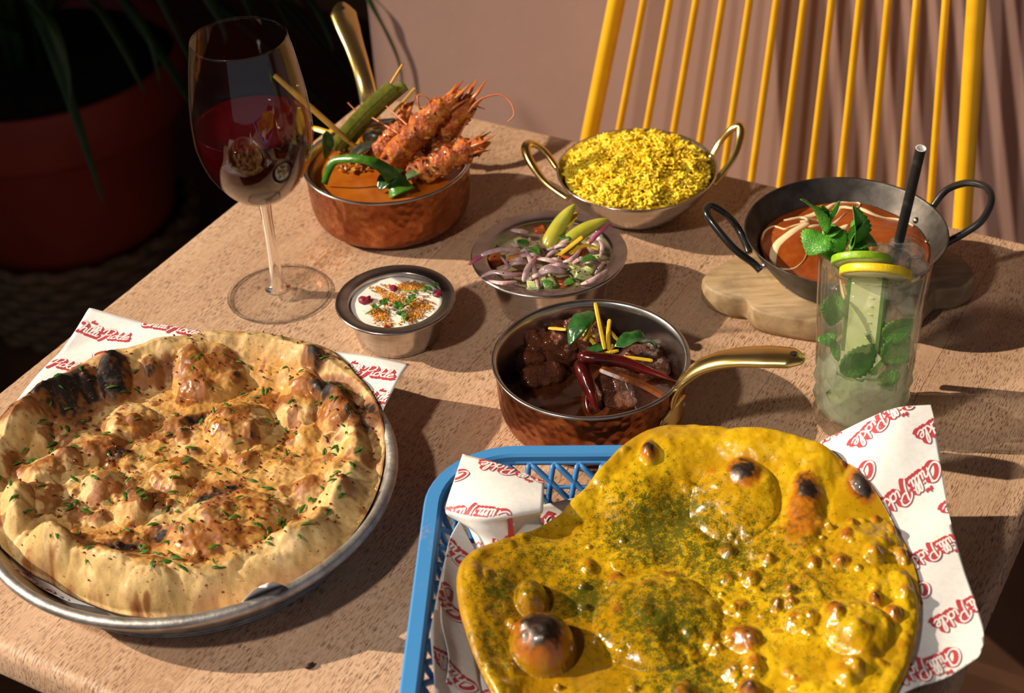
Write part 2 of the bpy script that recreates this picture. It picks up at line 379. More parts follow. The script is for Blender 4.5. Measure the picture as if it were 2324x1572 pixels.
M_terra = noisy('red_planter_glaze', (.30, .035, .018), (.36, .05, .025), 8, .55)
M_soil = noisy('potting_soil', (.012, .008, .006), (.03, .02, .014), 60, .95, .8, 70)
M_frond = leafmat('dark_palm_leaf', (.02, .05, .016), (.04, .09, .025), .45, 30)
M_frondb = leafmat('brown_palm_leaf', (.10, .04, .015), (.16, .07, .025), .6, 30)
M_wicker = noisy('wicker', (.12, .07, .035), (.20, .12, .06), 60, .7)
M_crumb = mat('dark_crumb', (.04, .02, .015), .6)
M_blackiron = mat('table_base_iron', (.02, .02, .02), .5, .3)
def semi(name, tr_col, tr, rf, dif, dcol=(.8, .85, .7), ior=1.45, rough=.0, bm=None, gl_rough=.02, f0=.04):
    """clear stuff that lets light straight through (tr), bends some of it (rf) and is slightly cloudy (dif)"""
    def bd(nt, b):
        out = nt.nodes['Material Output']; t = N(nt, 'ShaderNodeBsdfTransparent', Color=(*tr_col, 1)); r = N(nt, 'ShaderNodeBsdfRefraction', Color=(*tr_col, 1), IOR=ior, Roughness=rough); d = N(nt, 'ShaderNodeBsdfDiffuse', Color=(*dcol, 1)); tl = N(nt, 'ShaderNodeBsdfTranslucent', Color=(*dcol, 1))
        gl = N(nt, 'ShaderNodeBsdfGlossy', Roughness=gl_rough); m1 = N(nt, 'ShaderNodeMixShader', Fac=rf/(rf+tr)); L(nt, t.outputs[0], m1.inputs[1]); L(nt, r.outputs[0], m1.inputs[2])
        md = N(nt, 'ShaderNodeMixShader', Fac=.5); L(nt, d.outputs[0], md.inputs[1]); L(nt, tl.outputs[0], md.inputs[2]); m2 = N(nt, 'ShaderNodeMixShader', Fac=dif); L(nt, m1.outputs[0], m2.inputs[1]); L(nt, md.outputs[0], m2.inputs[2])
        lw = N(nt, 'ShaderNodeLayerWeight'); fr = math_(nt, 'MULTIPLY_ADD', math_(nt, 'POWER', lw.outputs['Facing'], 4.), .8, f0); m3 = N(nt, 'ShaderNodeMixShader'); L(nt, fr, m3.inputs[0]); L(nt, m2.outputs[0], m3.inputs[1]); L(nt, gl.outputs[0], m3.inputs[2]); L(nt, m3.outputs[0], out.inputs[0])
        if bm:
            bp = N(nt, 'ShaderNodeBump', Strength=bm[1], Distance=bm[2]); L(nt, noise(nt, coords(nt), bm[0], 4), bp.inputs['Height'])
            for n_ in (r, gl, lw): L(nt, bp.outputs[0], n_.inputs['Normal'])
    return mat(name, build=bd)
M_foot = semi('glass_foot', (.995, .995, .995), .98, .02, 0., ior=1.45, f0=.03)
# ================================================================== the room
def uv2w(u, v, z): p = TD*u+TN*v; return np.array([p[0], p[1], z])
FLOOR = -.75; WU = 1.28
def slab(name, P, th_vec, m, kind='structure'):
    P = np.array(P, float); Q = P+np.array(th_vec)
    n = len(P); V = np.concatenate([P, Q]); F = [tuple(range(n)), tuple(reversed(range(n, 2*n)))]+[(i, n+i, n+(i+1) % n, (i+1) % n) for i in range(n)]
    o = mesh(name, V, F, m, smooth=False); tag(o, kind=kind); return o
slab('floor', [(-1.9, -2.2, FLOOR), (3.2, -2.2, FLOOR), (3.2, 4.2, FLOOR), (-1.9, 4.2, FLOOR)], (0, 0, -.05), M_floor)
WE = .915                     # the pink wall ends here and a dark alcove opens to its left
a = uv2w(WU, WE, 0); c = uv2w(WU, -1.6, 0); th = np.array([TD[0], TD[1], 0])*1.25
slab('wall_back', [(a[0], a[1], FLOOR), (c[0], c[1], FLOOR), (c[0], c[1], 1.9), (a[0], a[1], 1.9)], th, M_wall)
a = uv2w(2.5, 3.4, 0); c = uv2w(2.5, WE-.05, 0)
slab('wall_alcove', [(a[0], a[1], FLOOR), (c[0], c[1], FLOOR), (c[0], c[1], 1.9), (a[0], a[1], 1.9)], np.array([TD[0], TD[1], 0])*.1, M_alcove)
# window wall on the left: piers, sill wall and lintel round one tall opening
WX = -1.6
def wl(name, y0, y1, z0, z1): return slab(name, [(WX, y0, z0), (WX, y1, z0), (WX, y1, z1), (WX, y0, z1)], (-.12, 0, 0), M_wall)
WY1 = 1.83
wl('wall_left', WY1, 4.0, FLOOR, 1.9); wl('wall_left_sill', -2.2, WY1, FLOOR, .10); wl('wall_left_lintel', -2.2, WY1, 1.75, 1.9); wl('wall_left_pier', -2.2, -1.2, .10, 1.75)
wf = root('window_1', (WX-.06, .3, .1), kind='structure')
for nm, y0, y1, z0, z1 in (('frame_jamb', WY1-.04, WY1, .1, 1.75), ('frame_jamb', -1.2, -1.16, .1, 1.75), ('frame_rail', -1.2, WY1, .1, .14), ('frame_rail', -1.2, WY1, 1.71, 1.75)):
    v, f = box((WX-.06, (y0+y1)/2, (z0+z1)/2), (.06, y1-y0, z1-z0)); mesh(nm, v, f, M_blackiron, wf, False)
slab('ceiling', [(-1.9, -2.2, 1.9), (3.2, -2.2, 1.9), (3.2, 4.2, 1.9), (-1.9, 4.2, 1.9)], (0, 0, .05), M_ceil)
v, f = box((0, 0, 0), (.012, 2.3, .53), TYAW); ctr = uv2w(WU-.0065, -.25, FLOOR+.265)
o = mesh('shade_panel_1', v+ctr, f, M_lowshade, smooth=False); tag(o, kind='structure')  # added panel, its dark colour paints in shade on the lower wall
v, f = box((0, 0, 0), (.02, 2.3, .09), TYAW); ctr = uv2w(WU-.0225, -.25, FLOOR+.045)
o = mesh('baseboard_back', v+ctr, f, M_lowshade, smooth=False); tag(o, kind='structure')  # baseboard takes the same painted shade colour

# ================================================================== table
tb = root('cafe_table', (0, 0, FLOOR), 'square pale oak cafe table carrying all the dishes', 'table', rotz=TYAW)
tb.location = (0, 0, 0)
NP = 7; TH = .03
def roundrect_side(vv0, vv1, first, last):
    import bmesh
    bm = bmesh.new(); r = bmesh.ops.create_cube(bm, size=1)
    for q in bm.verts:
        q.co.x = (T_U0+T_U1)/2+q.co.x*(T_U1-T_U0); q.co.y = (vv0+vv1)/2+q.co.y*(vv1-vv0); q.co.z = -TH/2+q.co.z*TH
    ed = []
    for e in bm.edges:
        m = (e.verts[0].co+e.verts[1].co)/2; d = (e.verts[1].co-e.verts[0].co)
        vert = abs(d.z) > .01; atend = abs(m.x-T_U0) < 1e-4 or abs(m.x-T_U1) < 1e-4
        sidef = (first and abs(m.y-T_V0) < 1e-4) or (last and abs(m.y-T_V1) < 1e-4)
        if vert and sidef: ed.append((e, 'c'))
    bmesh.ops.bevel(bm, geom=[e for e, k in ed], offset=.022, segments=6, affect='EDGES', profile=.5)
    ed = []
    for e in bm.edges:
        a_, b_ = e.verts[0].co, e.verts[1].co; m = (a_+b_)/2
        if abs(a_.z-b_.z) < 1e-5:
            inner = (not first and abs(m.y-vv0) < 1e-5 and abs(a_.y-b_.y) < 1e-5) or (not last and abs(m.y-vv1) < 1e-5 and abs(a_.y-b_.y) < 1e-5)
            if not inner and len(e.link_faces) == 2 and e.calc_face_angle(0) > .8: ed.append(e)
    bmesh.ops.bevel(bm, geom=ed, offset=.0085, segments=5, affect='EDGES', profile=.5)
    V = np.array([q.co[:] for q in bm.verts]); bm.verts.index_update(); F = [tuple(q.index for q in fc.verts) for fc in bm.faces]; bm.free(); return V, F
edges = np.linspace(T_V0, T_V1, NP+1)
for i in range(NP):
    g = .00012
    V, F = roundrect_side(edges[i]+(g if i else 0), edges[i+1]-(g if i < NP-1 else 0), i == 0, i == NP-1)
    o = mesh('plank', V, F, M_oak, tb, True); o.data.set_sharp_from_angle(angle=.5)
cu, cv = (T_U0+T_U1)/2, (T_V0+T_V1)/2
v, f = lathe([(0, -TH), (.16, -TH), (.16, -TH-.008), (.028, -TH-.012), (.028, FLOOR+.03), (.05, FLOOR+.02)], (cu, cv, 0), 32); mesh('column', v, f, M_blackiron, tb)
v, f = lathe([(.05, FLOOR+.022), (.23, FLOOR+.012), (.235, FLOOR), (0, FLOOR)], (cu, cv, 0), 48); mesh('base_plate', v, f, M_blackiron, tb)

# ================================================================== yellow spindle chair behind the table
ch = root('spindle_chair', tuple(uv2w(1.12, .44, FLOOR)), 'yellow painted spindle-back chair behind the table by the pink wall', 'chair')
REC = .12
def cpt(k, z):          # k = 0 left post .. 1 right post; the back narrows a little upwards
    vl = .6194-.163*(z+.0764); vr = .2654+.093*(z+.0845); return uv2w(1.2+(z+.08)*REC, vl+(vr-vl)*k, z)
ztop = .185; zseat = -.30; vbL, vbR = .645, .245
for k in (0, 1):
    P = np.array([cpt(k, z) for z in np.linspace(zseat, ztop, 12)]); v, f = tube(P, .0078, 16); mesh('back_post', v, f, M_yellow, ch)
for i in range(12):
    P = np.array([cpt((i+1.05)/13.1, z) for z in np.linspace(zseat, ztop, 6)]); v, f = tube(P, .0032, 10); mesh('spindle', v, f, M_yellow, ch)
P = np.array([cpt(t, ztop) for t in np.linspace(-.03, 1.03, 20)])
v, f = tube(P, .011, 16); mesh('top_rail', v, f, M_yellow, ch)
su1 = 1.2+(zseat+.08)*REC+.012; cvv = (vbL+vbR)/2
poly = []
for cxu, cyv, a0 in ((su1-.05, cvv+.145, 0), (su1-.36, cvv+.14, 90), (su1-.36, cvv-.14, 180), (su1-.05, cvv-.145, 270)):
    for k in range(7):
        a_ = math.radians(a0+k*15); p = uv2w(cxu+.055*math.cos(a_)*1, cyv+.055*math.sin(a_), 0); poly.append(p[:2])
v, f = prism(poly, zseat-.03, zseat); bevel(mesh('seat', v, f, M_yellow, ch), .006, 3)
for du, dv, su_, sv_ in ((-.06, .13, -.05, .03), (-.06, -.13, -.05, -.03), (-.34, .13, .02, .03), (-.34, -.13, .02, -.03)):
    P = np.array([uv2w(su1+du, cvv+dv, zseat-.02), uv2w(su1+du-su_*.6, cvv+dv+sv_, FLOOR)]); v, f = tube(np.linspace(P[0], P[1], 6), np.linspace(.013, .009, 6), 14); mesh('leg', v, f, M_yellow, ch)

# ================================================================== plant in the dark corner
PC = np.array([-.6573, 2.1418]); 
bk = root('wicker_plant_basket', (PC[0], PC[1], FLOOR), 'low round wicker basket stand under the red planter', 'basket')
nb = 9
for i in range(nb):
    z = FLOOR+.012+i*.0165; rr = .165+.02*i/nb
    th_ = np.arange(120)*2*PI/120; wob = .005*np.sin(th_*20+(i % 2)*PI)
    v, f = tube(np.stack([PC[0]+(rr+wob)*np.cos(th_), PC[1]+(rr+wob)*np.sin(th_), 0*th_+z], 1), .0092, 8, True); mesh('woven_ring', v, f, M_wicker, bk)
for k in range(20):
    a_ = k*2*PI/20; v, f = tube(np.array([(PC[0]+.165*math.cos(a_), PC[1]+.165*math.sin(a_), FLOOR), (PC[0]+.185*math.cos(a_), PC[1]+.185*math.sin(a_), FLOOR+.155)]), .005, 8); mesh('stake', v, f, M_wicker, bk)
PZ = -.62
v, f = lathe([(0, FLOOR+.004), (.165, FLOOR+.004), (.165, FLOOR+.014), (.163, FLOOR+.10), (.163, PZ-.001), (0, PZ-.001)], (PC[0], PC[1], 0), 40); mesh('basket_core', v, f, M_wicker, bk)
pl = root('planter', (PC[0], PC[1], PZ), 'large round dark red planter standing in the shaded corner', 'planter')
v, f = lathe([(0, PZ), (.150, PZ), (.158, PZ+.008), (.187, PZ+.186), (.189, PZ+.190), (.203, PZ+.192), (.206, PZ+.200), (.213, PZ+.277), (.211, PZ+.282), (.204, PZ+.281), (.198, PZ+.24), (.18, PZ+.20), (0, PZ+.19)], (PC[0], PC[1], 0), 72); mesh('planter_body', v, f, M_terra, pl)
v, f = lathe([(0, PZ+.268), (.11, PZ+.264), (.2015, PZ+.255), (.2000, PZ+.235), (0, PZ+.22)], (PC[0], PC[1], 0), 48)
v[:, 2] += .012*fbm(v*40, 3); o = mesh('potting_soil', v, f, M_soil); tag(o, 'dark potting soil filling the red planter', 'soil', kind='stuff')
def blade(P, wd, m, parent, name='leaf_blade', n=6, fold=.25):
    P = smoothline(P, n); N_ = len(P); t = np.linspace(0, 1, N_); wv = wd*np.minimum(1, t*8+.25)*np.clip(1-t**2.2, 0, 1)+.0006
    T = np.gradient(P, axis=0); T /= np.linalg.norm(T, axis=1)[:, None]; S = np.cross(T, (0, 0, 1)); S /= np.linalg.norm(S, axis=1)[:, None]+1e-9; Bn = np.cross(S, T)
    V = np.stack([P-S*wv[:, None], P-Bn*(wv*fold)[:, None], P+S*wv[:, None]], 1).reshape(-1, 3)
    o = mesh(name, V, gridF(N_, 3), m, parent); solid(o, .0012); return o
pt = root('palm_plant', (PC[0], PC[1], PZ+.265), 'dark long-leaved palm plant growing in the red planter', 'plant')
rng = random.Random(5)
for k in range(7):
    a_ = k*2*PI/7; b0 = np.array([PC[0]+.03*math.cos(a_), PC[1]+.03*math.sin(a_), PZ+.262])
    v, f = tube(np.stack([b0, b0+(0, 0, .12), b0+(.03*math.cos(a_), .03*math.sin(a_), .26)]), [.011, .010, .008], 8); mesh('stem', v, f, M_frond, pt)
for k in range(52):
    a_ = rng.uniform(0, 2*PI); ln = rng.uniform(.22, .46); b0 = np.array([PC[0]+.045*math.cos(a_), PC[1]+.045*math.sin(a_), PZ+.27+rng.uniform(.06, .24)])
    d = np.array([math.cos(a_), math.sin(a_), 0]); up_ = rng.uniform(.02, .16)
    P = [b0, b0+d*ln*.35+(0, 0, up_), b0+d*ln*.7+(0, 0, up_*.6-.05), b0+d*ln+(0, 0, -rng.uniform(.06, .20))]
    blade(P, rng.uniform(.008, .014), M_frondb if k in (5, 23) else M_frond, pt)
# long blades hanging over the pot towards the table
b0 = np.array([PC[0]+.05, PC[1]-.02, PZ+.50])
for Y0, pts, wd in ((1.80, ((650, -60), (705, 0), (738, 60), (757, 115)), .0075), (1.85, ((590, -40), (624, 0), (658, 66)), .007), (1.9, ((530, -40), (555, 0), (578, 58)), .007), (1.8, ((440, -60), (475, 0), (500, 45), (515, 95)), .012), (1.85, ((180, -40), (240, 40), (290, 130), (330, 215)), .012), (1.8, ((60, -40), (120, 60), (150, 160), (160, 240)), .012), (1.9, ((250, -40), (300, 20), (340, 90), (362, 190)), .010)):
    Q = [aty(x, y, Y0-.012*k) for k, (x, y) in enumerate(pts)]; P = [b0, b0*.6+Q[0]*.4+(0, 0, .16), b0*.25+Q[0]*.75+(0, 0, .06)]+Q
    blade(P, wd, M_frond, pt, n=7)
def onwall(x, y, u): d = FWD + (x-1162)/CF*R2 - (y-786)/CF*U2; return CAM+d*(u/(d[0]*TD[0]+d[1]*TD[1]))
P = [b0, np.array([-.52, 1.98, .35]), np.array([-.40, 1.84, .40]), onwall(770, -190, 1.40), onwall(812, -60, 1.30), onwall(838, 0, 1.274), onwall(880, 80, 1.274), onwall(905, 140, 1.274), onwall(915, 200, 1.274)]
blade(P, .0032, M_frond, pt, n=8)
# ================================================================== wine glass
WG = np.array([-.169, .9975])
def bez(P, n=10): return smoothline(P, n)
g = root('wine_glass', (WG[0], WG[1], 0), 'tall stemmed glass half full of red wine', 'glass')
bo = bez([(.0048, .0805), (.012, .0830), (.0235, .0920), (.0345, .1080), (.0402, .1260), (.0412, .1420), (.0398, .1640), (.0364, .1870), (.0327, .2065)], 8)
bi = np.stack([bo[:, 0]-.0011, bo[:, 1]], 1)[::-1].copy(); bi = bi[bi[:, 1] > .088]
bi = np.concatenate([bi, [[.012, .0865], [.005, .0845], [0., .084]]])
v, f = lathe(np.concatenate([bo, [[.03235, .2070], [.0319, .2066]], bi]), WG, 96); mesh('bowl', v, f, M_thinglass, g)
st = bez([(.0048, .0805), (.0040, .070), (.0038, .045), (.0046, .022), (.0062, .010), (.0088, .0062)], 6); v, f = lathe(st, WG, 32); mesh('stem', v, f, M_glass, g)
ft = [(.0088, .0062), (.016, .0040), (.028, .0028), (.0362, .0022), (.0374, .0014), (.0366, .0004), (.028, .0004), (0, .0006)]; v, f = lathe(ft, WG, 96); fo_ = mesh('foot', v, f, M_foot, g)
a_ = np.arange(96)*2*PI/96; v, f = tube(np.stack([WG[0]+.0371*np.cos(a_), WG[1]+.0371*np.sin(a_), 0*a_+.0013], 1), .00105, 10, True); mesh('foot_edge', v, f, M_glass, fo_)
a_ = np.arange(48)*2*PI/48; v, f = tube(np.stack([WG[0]+.0085*np.cos(a_), WG[1]+.0085*np.sin(a_), 0*a_+.0062], 1), .0012, 8, True); mesh('stem_collar', v, f, M_glass, fo_)
WZ = .1435
wb = bo.copy(); wb[:, 0] -= .00125; wb = wb[(wb[:, 1] > .087) & (wb[:, 1] < WZ-.0005)]
rw = np.interp(WZ, bo[:, 1], bo[:, 0])-.00125
v, f = lathe(np.concatenate([[[0., .0855], [.008, .0862]], wb, [[rw, WZ], [rw-.0006, WZ-.0004], [rw*.5, WZ-.0006], [0, WZ-.0006]]]), WG, 96)
tag(mesh('red_wine', v, f, M_wine, org=(WG[0], WG[1], .085)), 'red wine half filling the stemmed glass', 'wine')

# ================================================================== copper pots
def copper_pan(c, r, h, name, label):
    g = root(name, (c[0], c[1], 0), label, 'pan')
    k = r/.0640
    out = bez(np.array([(.0, .0003), (.044, .0003), (.0520, .0022), (.0575, .0075), (.0602, .016), (.0613, .028), (.0616, .040), (.0618, .0478)])*[k, h/.05], 6)
    v, f = lathe(out, c, 160); mesh('copper_body', v, f, M_copper, g)
    inn = np.array([(.0618, .0478), (.0636, .0482), (.0640, .0492), (.0634, .0500), (.0620, .0500), (.0606, .0490), (.0598, .045), (.0594, .030), (.0575, .012), (.052, .0045), (.043, .0030), (0, .0030)])*[k, h/.05]
    v, f = lathe(inn, c, 128); mesh('steel_lining', v, f, M_steel_in, g)
    return g
def brass_handle(g, P, wd, fl, brk, hole, c, r):
    P = smoothline(P, 8); t = np.linspace(0, 1, len(P)); W_ = np.interp(t, np.linspace(0, 1, len(wd)), wd); Fl = np.interp(t, np.linspace(0, 1, len(fl)), fl)
    v, f = tube(P, W_, 20, flat=Fl); o = mesh('handle', v, f, M_brass, g)
    e = P[-9]; T = P[-1]-P[-9]; d, s, u = frame_of(T)
    hp = P[-7]+u*(W_[-7]*Fl[-7]*.86); v, f = lathe([(0, .0), (.0020, .0), (.0026, .0007), (.0034, .0006)], (0, 0, 0), 20)
    v = hp+v[:, :1]*d+v[:, 1:2]*s+v[:, 2:3]*u
    v2, f2 = lathe([(0, .0008), (.0022, .0008)], (0, 0, 0), 20); v2 = hp+v2[:, :1]*d+v2[:, 1:2]*s+v2[:, 2:3]*u
    mesh('hanging_hole', v2, f2, M_blackmetal, o)
    # riveted bracket hugging the wall
    az, z = brk; poly = []
    nr, na = 7, 15; V = []
    for i in range(na):
        a_ = (i/(na-1)-.5)*2; half = .0085*math.sqrt(max(0, 1-a_*a_))+.0008
        for j in range(nr):
            zz = z+(j/(nr-1)-.5)*2*half; aa = az+a_*.0175/r; V.append((c[0]+(r+.0010)*math.cos(aa), c[1]+(r+.0010)*math.sin(aa), zz))
    solid(mesh('bracket', np.array(V), gridF(na, nr), M_brass, g), .0022)
    for s_ in (-1, 1):
        aa = az+s_*.0112/r; d = np.array([math.cos(aa), math.sin(aa), 0]); p = np.array([c[0], c[1], z])+d*(r+.0018); _, s2, u2 = frame_of(d)
        v, f = lathe([(0, .0012), (.0012, .0010), (.0018, .0003), (.0018, -.001)], (0, 0, 0), 14); v = p+v[:, :1]*s2+v[:, 1:2]*u2+v[:, 2:3]*d; mesh('rivet', v, f, M_rivet, g)
PA = np.array([.0498, .8341]); PAR = .0636
pan = copper_pan(PA, PAR, .05, 'copper_saucepan', 'hammered copper saucepan of dark meat curry with brass handle pointing right')
hd = [at(1518, 936, .026), at(1530, 903, .038), at(1552, 862, .054), at(1592, 832, .066), at(1650, 814, .075), at(1720, 809, .080), at(1790, 812, .083), at(1824, 819, .084)]
brass_handle(pan, hd, [.0078, .0078, .0074, .0074, .0080, .0090, .0102, .0092, .0026], [.35, .36, .42, .5, .5, .45, .42, .45, .6], (math.atan2(hd[0][1]-PA[1], hd[0][0]-PA[0]), .026), 1, PA, .0605)
PB = np.array([-.0876, 1.100]); PBR = .0655
pot = copper_pan(PB, PBR, .05, 'copper_pot', 'hammered copper pot of orange prawn curry with upright brass handle')
hb = [at(842, 292, .030), at(842, 268, .042), at(838, 236, .058), at(828, 185, .074), at(812, 130, .088), at(793, 75, .100), at(780, 36, .107), at(774, 8, .111)]
brass_handle(pot, hb, [.0080, .0080, .0078, .0074, .0074, .0082, .0100, .0108, .0030], [.40, .4, .45, .5, .5, .45, .42, .42, .6], (math.atan2(hb[0][1]-PB[1], hb[0][0]-PB[0]), .030), 1, PB, .0628)

# ================================================================== steel bowls
def lip_bowl(c, r, h, rb, name, label):
    g = root(name, (c[0], c[1], 0), label, 'bowl')
    wl_ = r*.80
    P = bez([(0, .0004), (rb*.86, .0004), (rb*.97, .0022), (rb*1.02, .007), (rb+(wl_-rb)*.55, h*.5), (wl_, h*.92)], 6)
    v, f = lathe(np.concatenate([P, [[wl_+.0006, h*.955], [r*.90, h*.985], [r*.985, h*1.0-.0004], [r, h-.0014], [r*.992, h-.0022], [r*.90, h*.97]]]), c, 128)
    # outer wall and lip as one pressed sheet, inner skin as the lining
    mesh('outer_wall', v, f, M_steel, g)
    Pi = np.array([(r*.985, h), (r*.90, h*.992), (wl_+.0004, h*.965), (wl_-.001, h*.90), (rb+(wl_-rb)*.5-.001, h*.45), (rb-.001, .006), (rb*.8, .0018), (0, .0018)])
    v, f = lathe(bez(Pi, 5), c, 128); mesh('inner_wall', v, f, M_steel_in, g)
    return g
YC = np.array([-.0793, .9385]); YR = .0421; YH = .0315
lip_bowl(YC, YR, YH, .0300, 'yoghurt_bowl', 'small steel bowl of spiced white yoghurt')
SC = np.array([.0299, .9665]); SR = .0553; SH = .0440
lip_bowl(SC, SR, SH, .0370, 'salad_bowl', 'steel bowl of onion and chilli salad behind the copper saucepan')
# rice karahi
RC = np.array([.1036, 1.0845]); RR = .0617; RH = .0375
g = root('rice_bowl', (RC[0], RC[1], 0), 'round steel karahi of yellow rice with two brass loop handles', 'bowl')
P = bez([(0, .0004), (.026, .0004), (.031, .0018), (.042, .0105), (.0525, .0225), (.0590, .0335), (.0603, .0368)], 6)
v, f = lathe(np.concatenate([P, [[.0612, .0373], [.0617, .0378], [.0612, .0384], [.0603, .0380]]]), RC, 128); mesh('outer_wall', v, f, M_steel, g)
v, f = lathe(bez([(.0603, .0380), (.0588, .0345), (.052, .0240), (.0415, .012), (.030, .0034), (0, .0030)], 6), RC, 96); mesh('inner_wall', v, f, M_steel_in, g)
for pts in ([(1290, 452, .026), (1240, 415, .034), (1207, 372, .045), (1193, 338, .053), (1204, 325, .054), (1235, 342, .047), (1266, 384, .036)],
            [(1612, 360, .034), (1634, 322, .045), (1660, 293, .056), (1678, 285, .059), (1680, 312, .053), (1662, 362, .043), (1618, 418, .030)]):
    Q = smoothline([at(*p) for p in pts], 7); wv = .0026+.0012*np.sin(np.linspace(0, PI, len(Q)))**2
    v, f = tube(Q, wv, 12, flat=.75); mesh('loop_handle', v, f, M_brass, g)

# ================================================================== board and iron balti
brd = [(1597, 632), (1594, 668), (1610, 700), (1650, 716), (1690, 722), (1702, 738), (1730, 752), (1790, 764), (1850, 772), (1930, 776), (2010, 768), (2080, 748), (2115, 716), (2132, 700), (2180, 690), (2208, 664), (2216, 634), (2206, 602), (2176, 574), (2120, 552), (2060, 540), (1960, 530), (1850, 535), (1760, 548), (1690, 570), (1640, 594)]
# outline surveyed on the board's upper face
BZ = .019
poly = smoothline([at(x, y-np.interp(y, [600, 640, 700], [0, 14, 44]), BZ)[:2] for x, y in brd], 4, True)
bcen = poly.mean(0)
nb_ = len(poly); V = []; 
for s_, z in ((.965, .0005), (.995, .004), (1., .010), (.993, .0165), (.975, BZ)): V.append(np.c_[bcen+(poly-bcen)*s_, np.full(nb_, z)])
V = np.concatenate(V); V[:, :2] += .0012*fbm(np.c_[V[:, :2]*60, V[:, 2]*100], 4)[:, None]
F = [tuple((i*nb_+j, i*nb_+(j+1) % nb_, (i+1)*nb_+(j+1) % nb_, (i+1)*nb_+j)) for i in range(4) for j in range(nb_)]+[tuple(range(4*nb_, 5*nb_)), tuple(reversed(range(nb_)))]
tag(mesh('serving_board', V, F, M_board), 'worn pale wooden serving board under the iron pan', 'board')
BC = np.array([.238, .960]); BTOP = .0525
g = root('balti_pan', (BC[0], BC[1], BZ), 'dark iron balti pan of red curry with black wire handles', 'pan')
hh = BTOP-BZ
P = bez([(0, BZ+.0004), (.044, BZ+.0004), (.0485, BZ+.0018), (.054, BZ+.008), (.0630, BZ+.021), (.0698, BTOP-.0004)], 6)
v, f = lathe(np.concatenate([P, [[.0705, BTOP], [.0701, BTOP+.0005], [.0691, BTOP]], bez([(.0685, BTOP-.001), (.0617, BZ+.0215), (.0528, BZ+.009), (.046, BZ+.0032), (.04, BZ+.0025), (0, BZ+.0025)], 6)]), BC, 128); mesh('pan_body', v, f, M_iron, g)
for pts in ([(1726, 614, .034), (1708, 596, .038), (1668, 566, .047), (1625, 516, .058), (1604, 484, .064), (1612, 466, .065), (1645, 484, .059), (1672, 514, .048), (1692, 552, .040), (1700, 574, .036)],
            [(2112, 480, .036), (2122, 462, .041), (2150, 430, .052), (2196, 415, .063), (2238, 425, .067), (2250, 455, .064), (2230, 498, .055), (2190, 528, .046), (2150, 550, .039), (2138, 566, .035)]):
    Q = smoothline([at(*p) for p in pts], 7); v, f = tube(Q, .0027, 12); mesh('wire_handle', v, f, M_blackmetal, g)
for px, py, z in ((1722, 606, .038), (1697, 562, .040), (2104, 492, .040), (2132, 548, .036)):
    p = at(px, py, z); d = np.array([p[0]-BC[0], p[1]-BC[1], 0]); d /= np.linalg.norm(d); rr = np.interp(z, [BZ+.008, BZ+.021, BTOP], [.054, .063, .0698])
    sgn = -1 if px > 2000 else 1; p = np.array([BC[0], BC[1], z])+d*(rr+.0004 if sgn > 0 else rr-.0014); _, s2, u2 = frame_of(d)
    v, f = lathe([(0, .0022), (.0016, .0018), (.0024, .0006), (.0024, -.0012)], (0, 0, 0), 14); v = p+v[:, :1]*s2+v[:, 1:2]*u2+v[:, 2:3]*d*sgn; mesh('rivet', v, f, M_rivet, g)
# ================================================================== food builders
def disc(c, r, z, n=72, rings=10, amp=0., sc=60, seed=1, depth=.012, rfun=None):
    """liquid surface with a closed underside"""
    th = np.arange(n)*2*PI/n; V = []; 
    for i in range(1, rings+1):
        rr = r*i/rings; V.append(np.stack([c[0]+rr*np.cos(th), c[1]+rr*np.sin(th), np.full(n, z)], 1))
    V = np.concatenate(V); V[:, 2] += amp*fbm(np.c_[V[:, :2]*sc, np.zeros(len(V))], seed)
    nV = len(V); top = np.array([[c[0], c[1], z]]); 
    bot = np.stack([c[0]+r*.93*np.cos(th), c[1]+r*.93*np.sin(th), np.full(n, z-depth)], 1)
    V = np.concatenate([V, top, bot]); F = [tuple(q) for q in (gridF(rings, n, False, True))]
    F += [(nV, (k+1) % n, k) if False else (nV, k, (k+1) % n) for k in range(n)]
    o = (rings-1)*n; F += [(o+k, nV+1+k, nV+1+(k+1) % n, o+(k+1) % n) for k in range(n)]; F.append(tuple(nV+1+k for k in reversed(range(n))))
    return V, F
def blob(c, rad, seed, amp=.25, sc=60, nu=36, nv=24, rotz=0.):
    th = np.arange(nu)*2*PI/nu; ph = np.linspace(0, PI, nv); T, Pp = np.meshgrid(th, ph, indexing='ij')
    D = np.stack([np.cos(T)*np.sin(Pp), np.sin(T)*np.sin(Pp), np.cos(Pp)], -1).reshape(-1, 3)
    P = D*np.array(rad); cs, sn = math.cos(rotz), math.sin(rotz); P = np.stack([P[:, 0]*cs-P[:, 1]*sn, P[:, 0]*sn+P[:, 1]*cs, P[:, 2]], 1)
    m = np.mean(rad); P = P*(1+amp*2*fbm((P+np.array(c))*sc, seed, 4)[:, None])
    return P+np.array(c), gridF(nu, nv, True)
def stick(P, w_, t_, m, name, label, cat, group=None, n=5, taper=.75, parent=None):
    P = smoothline(P, n) if len(P) > 2 else np.linspace(P[0], P[1], 5); N_ = len(P); r = np.full(N_, w_/2); r[0] *= taper; r[-1] *= taper
    v, f = tube(P, r*.95, 6, flat=t_/w_); o = mesh(name, v, f, m, parent, smooth=False)
    if parent is None: tag(o, label, cat, group)
    return o
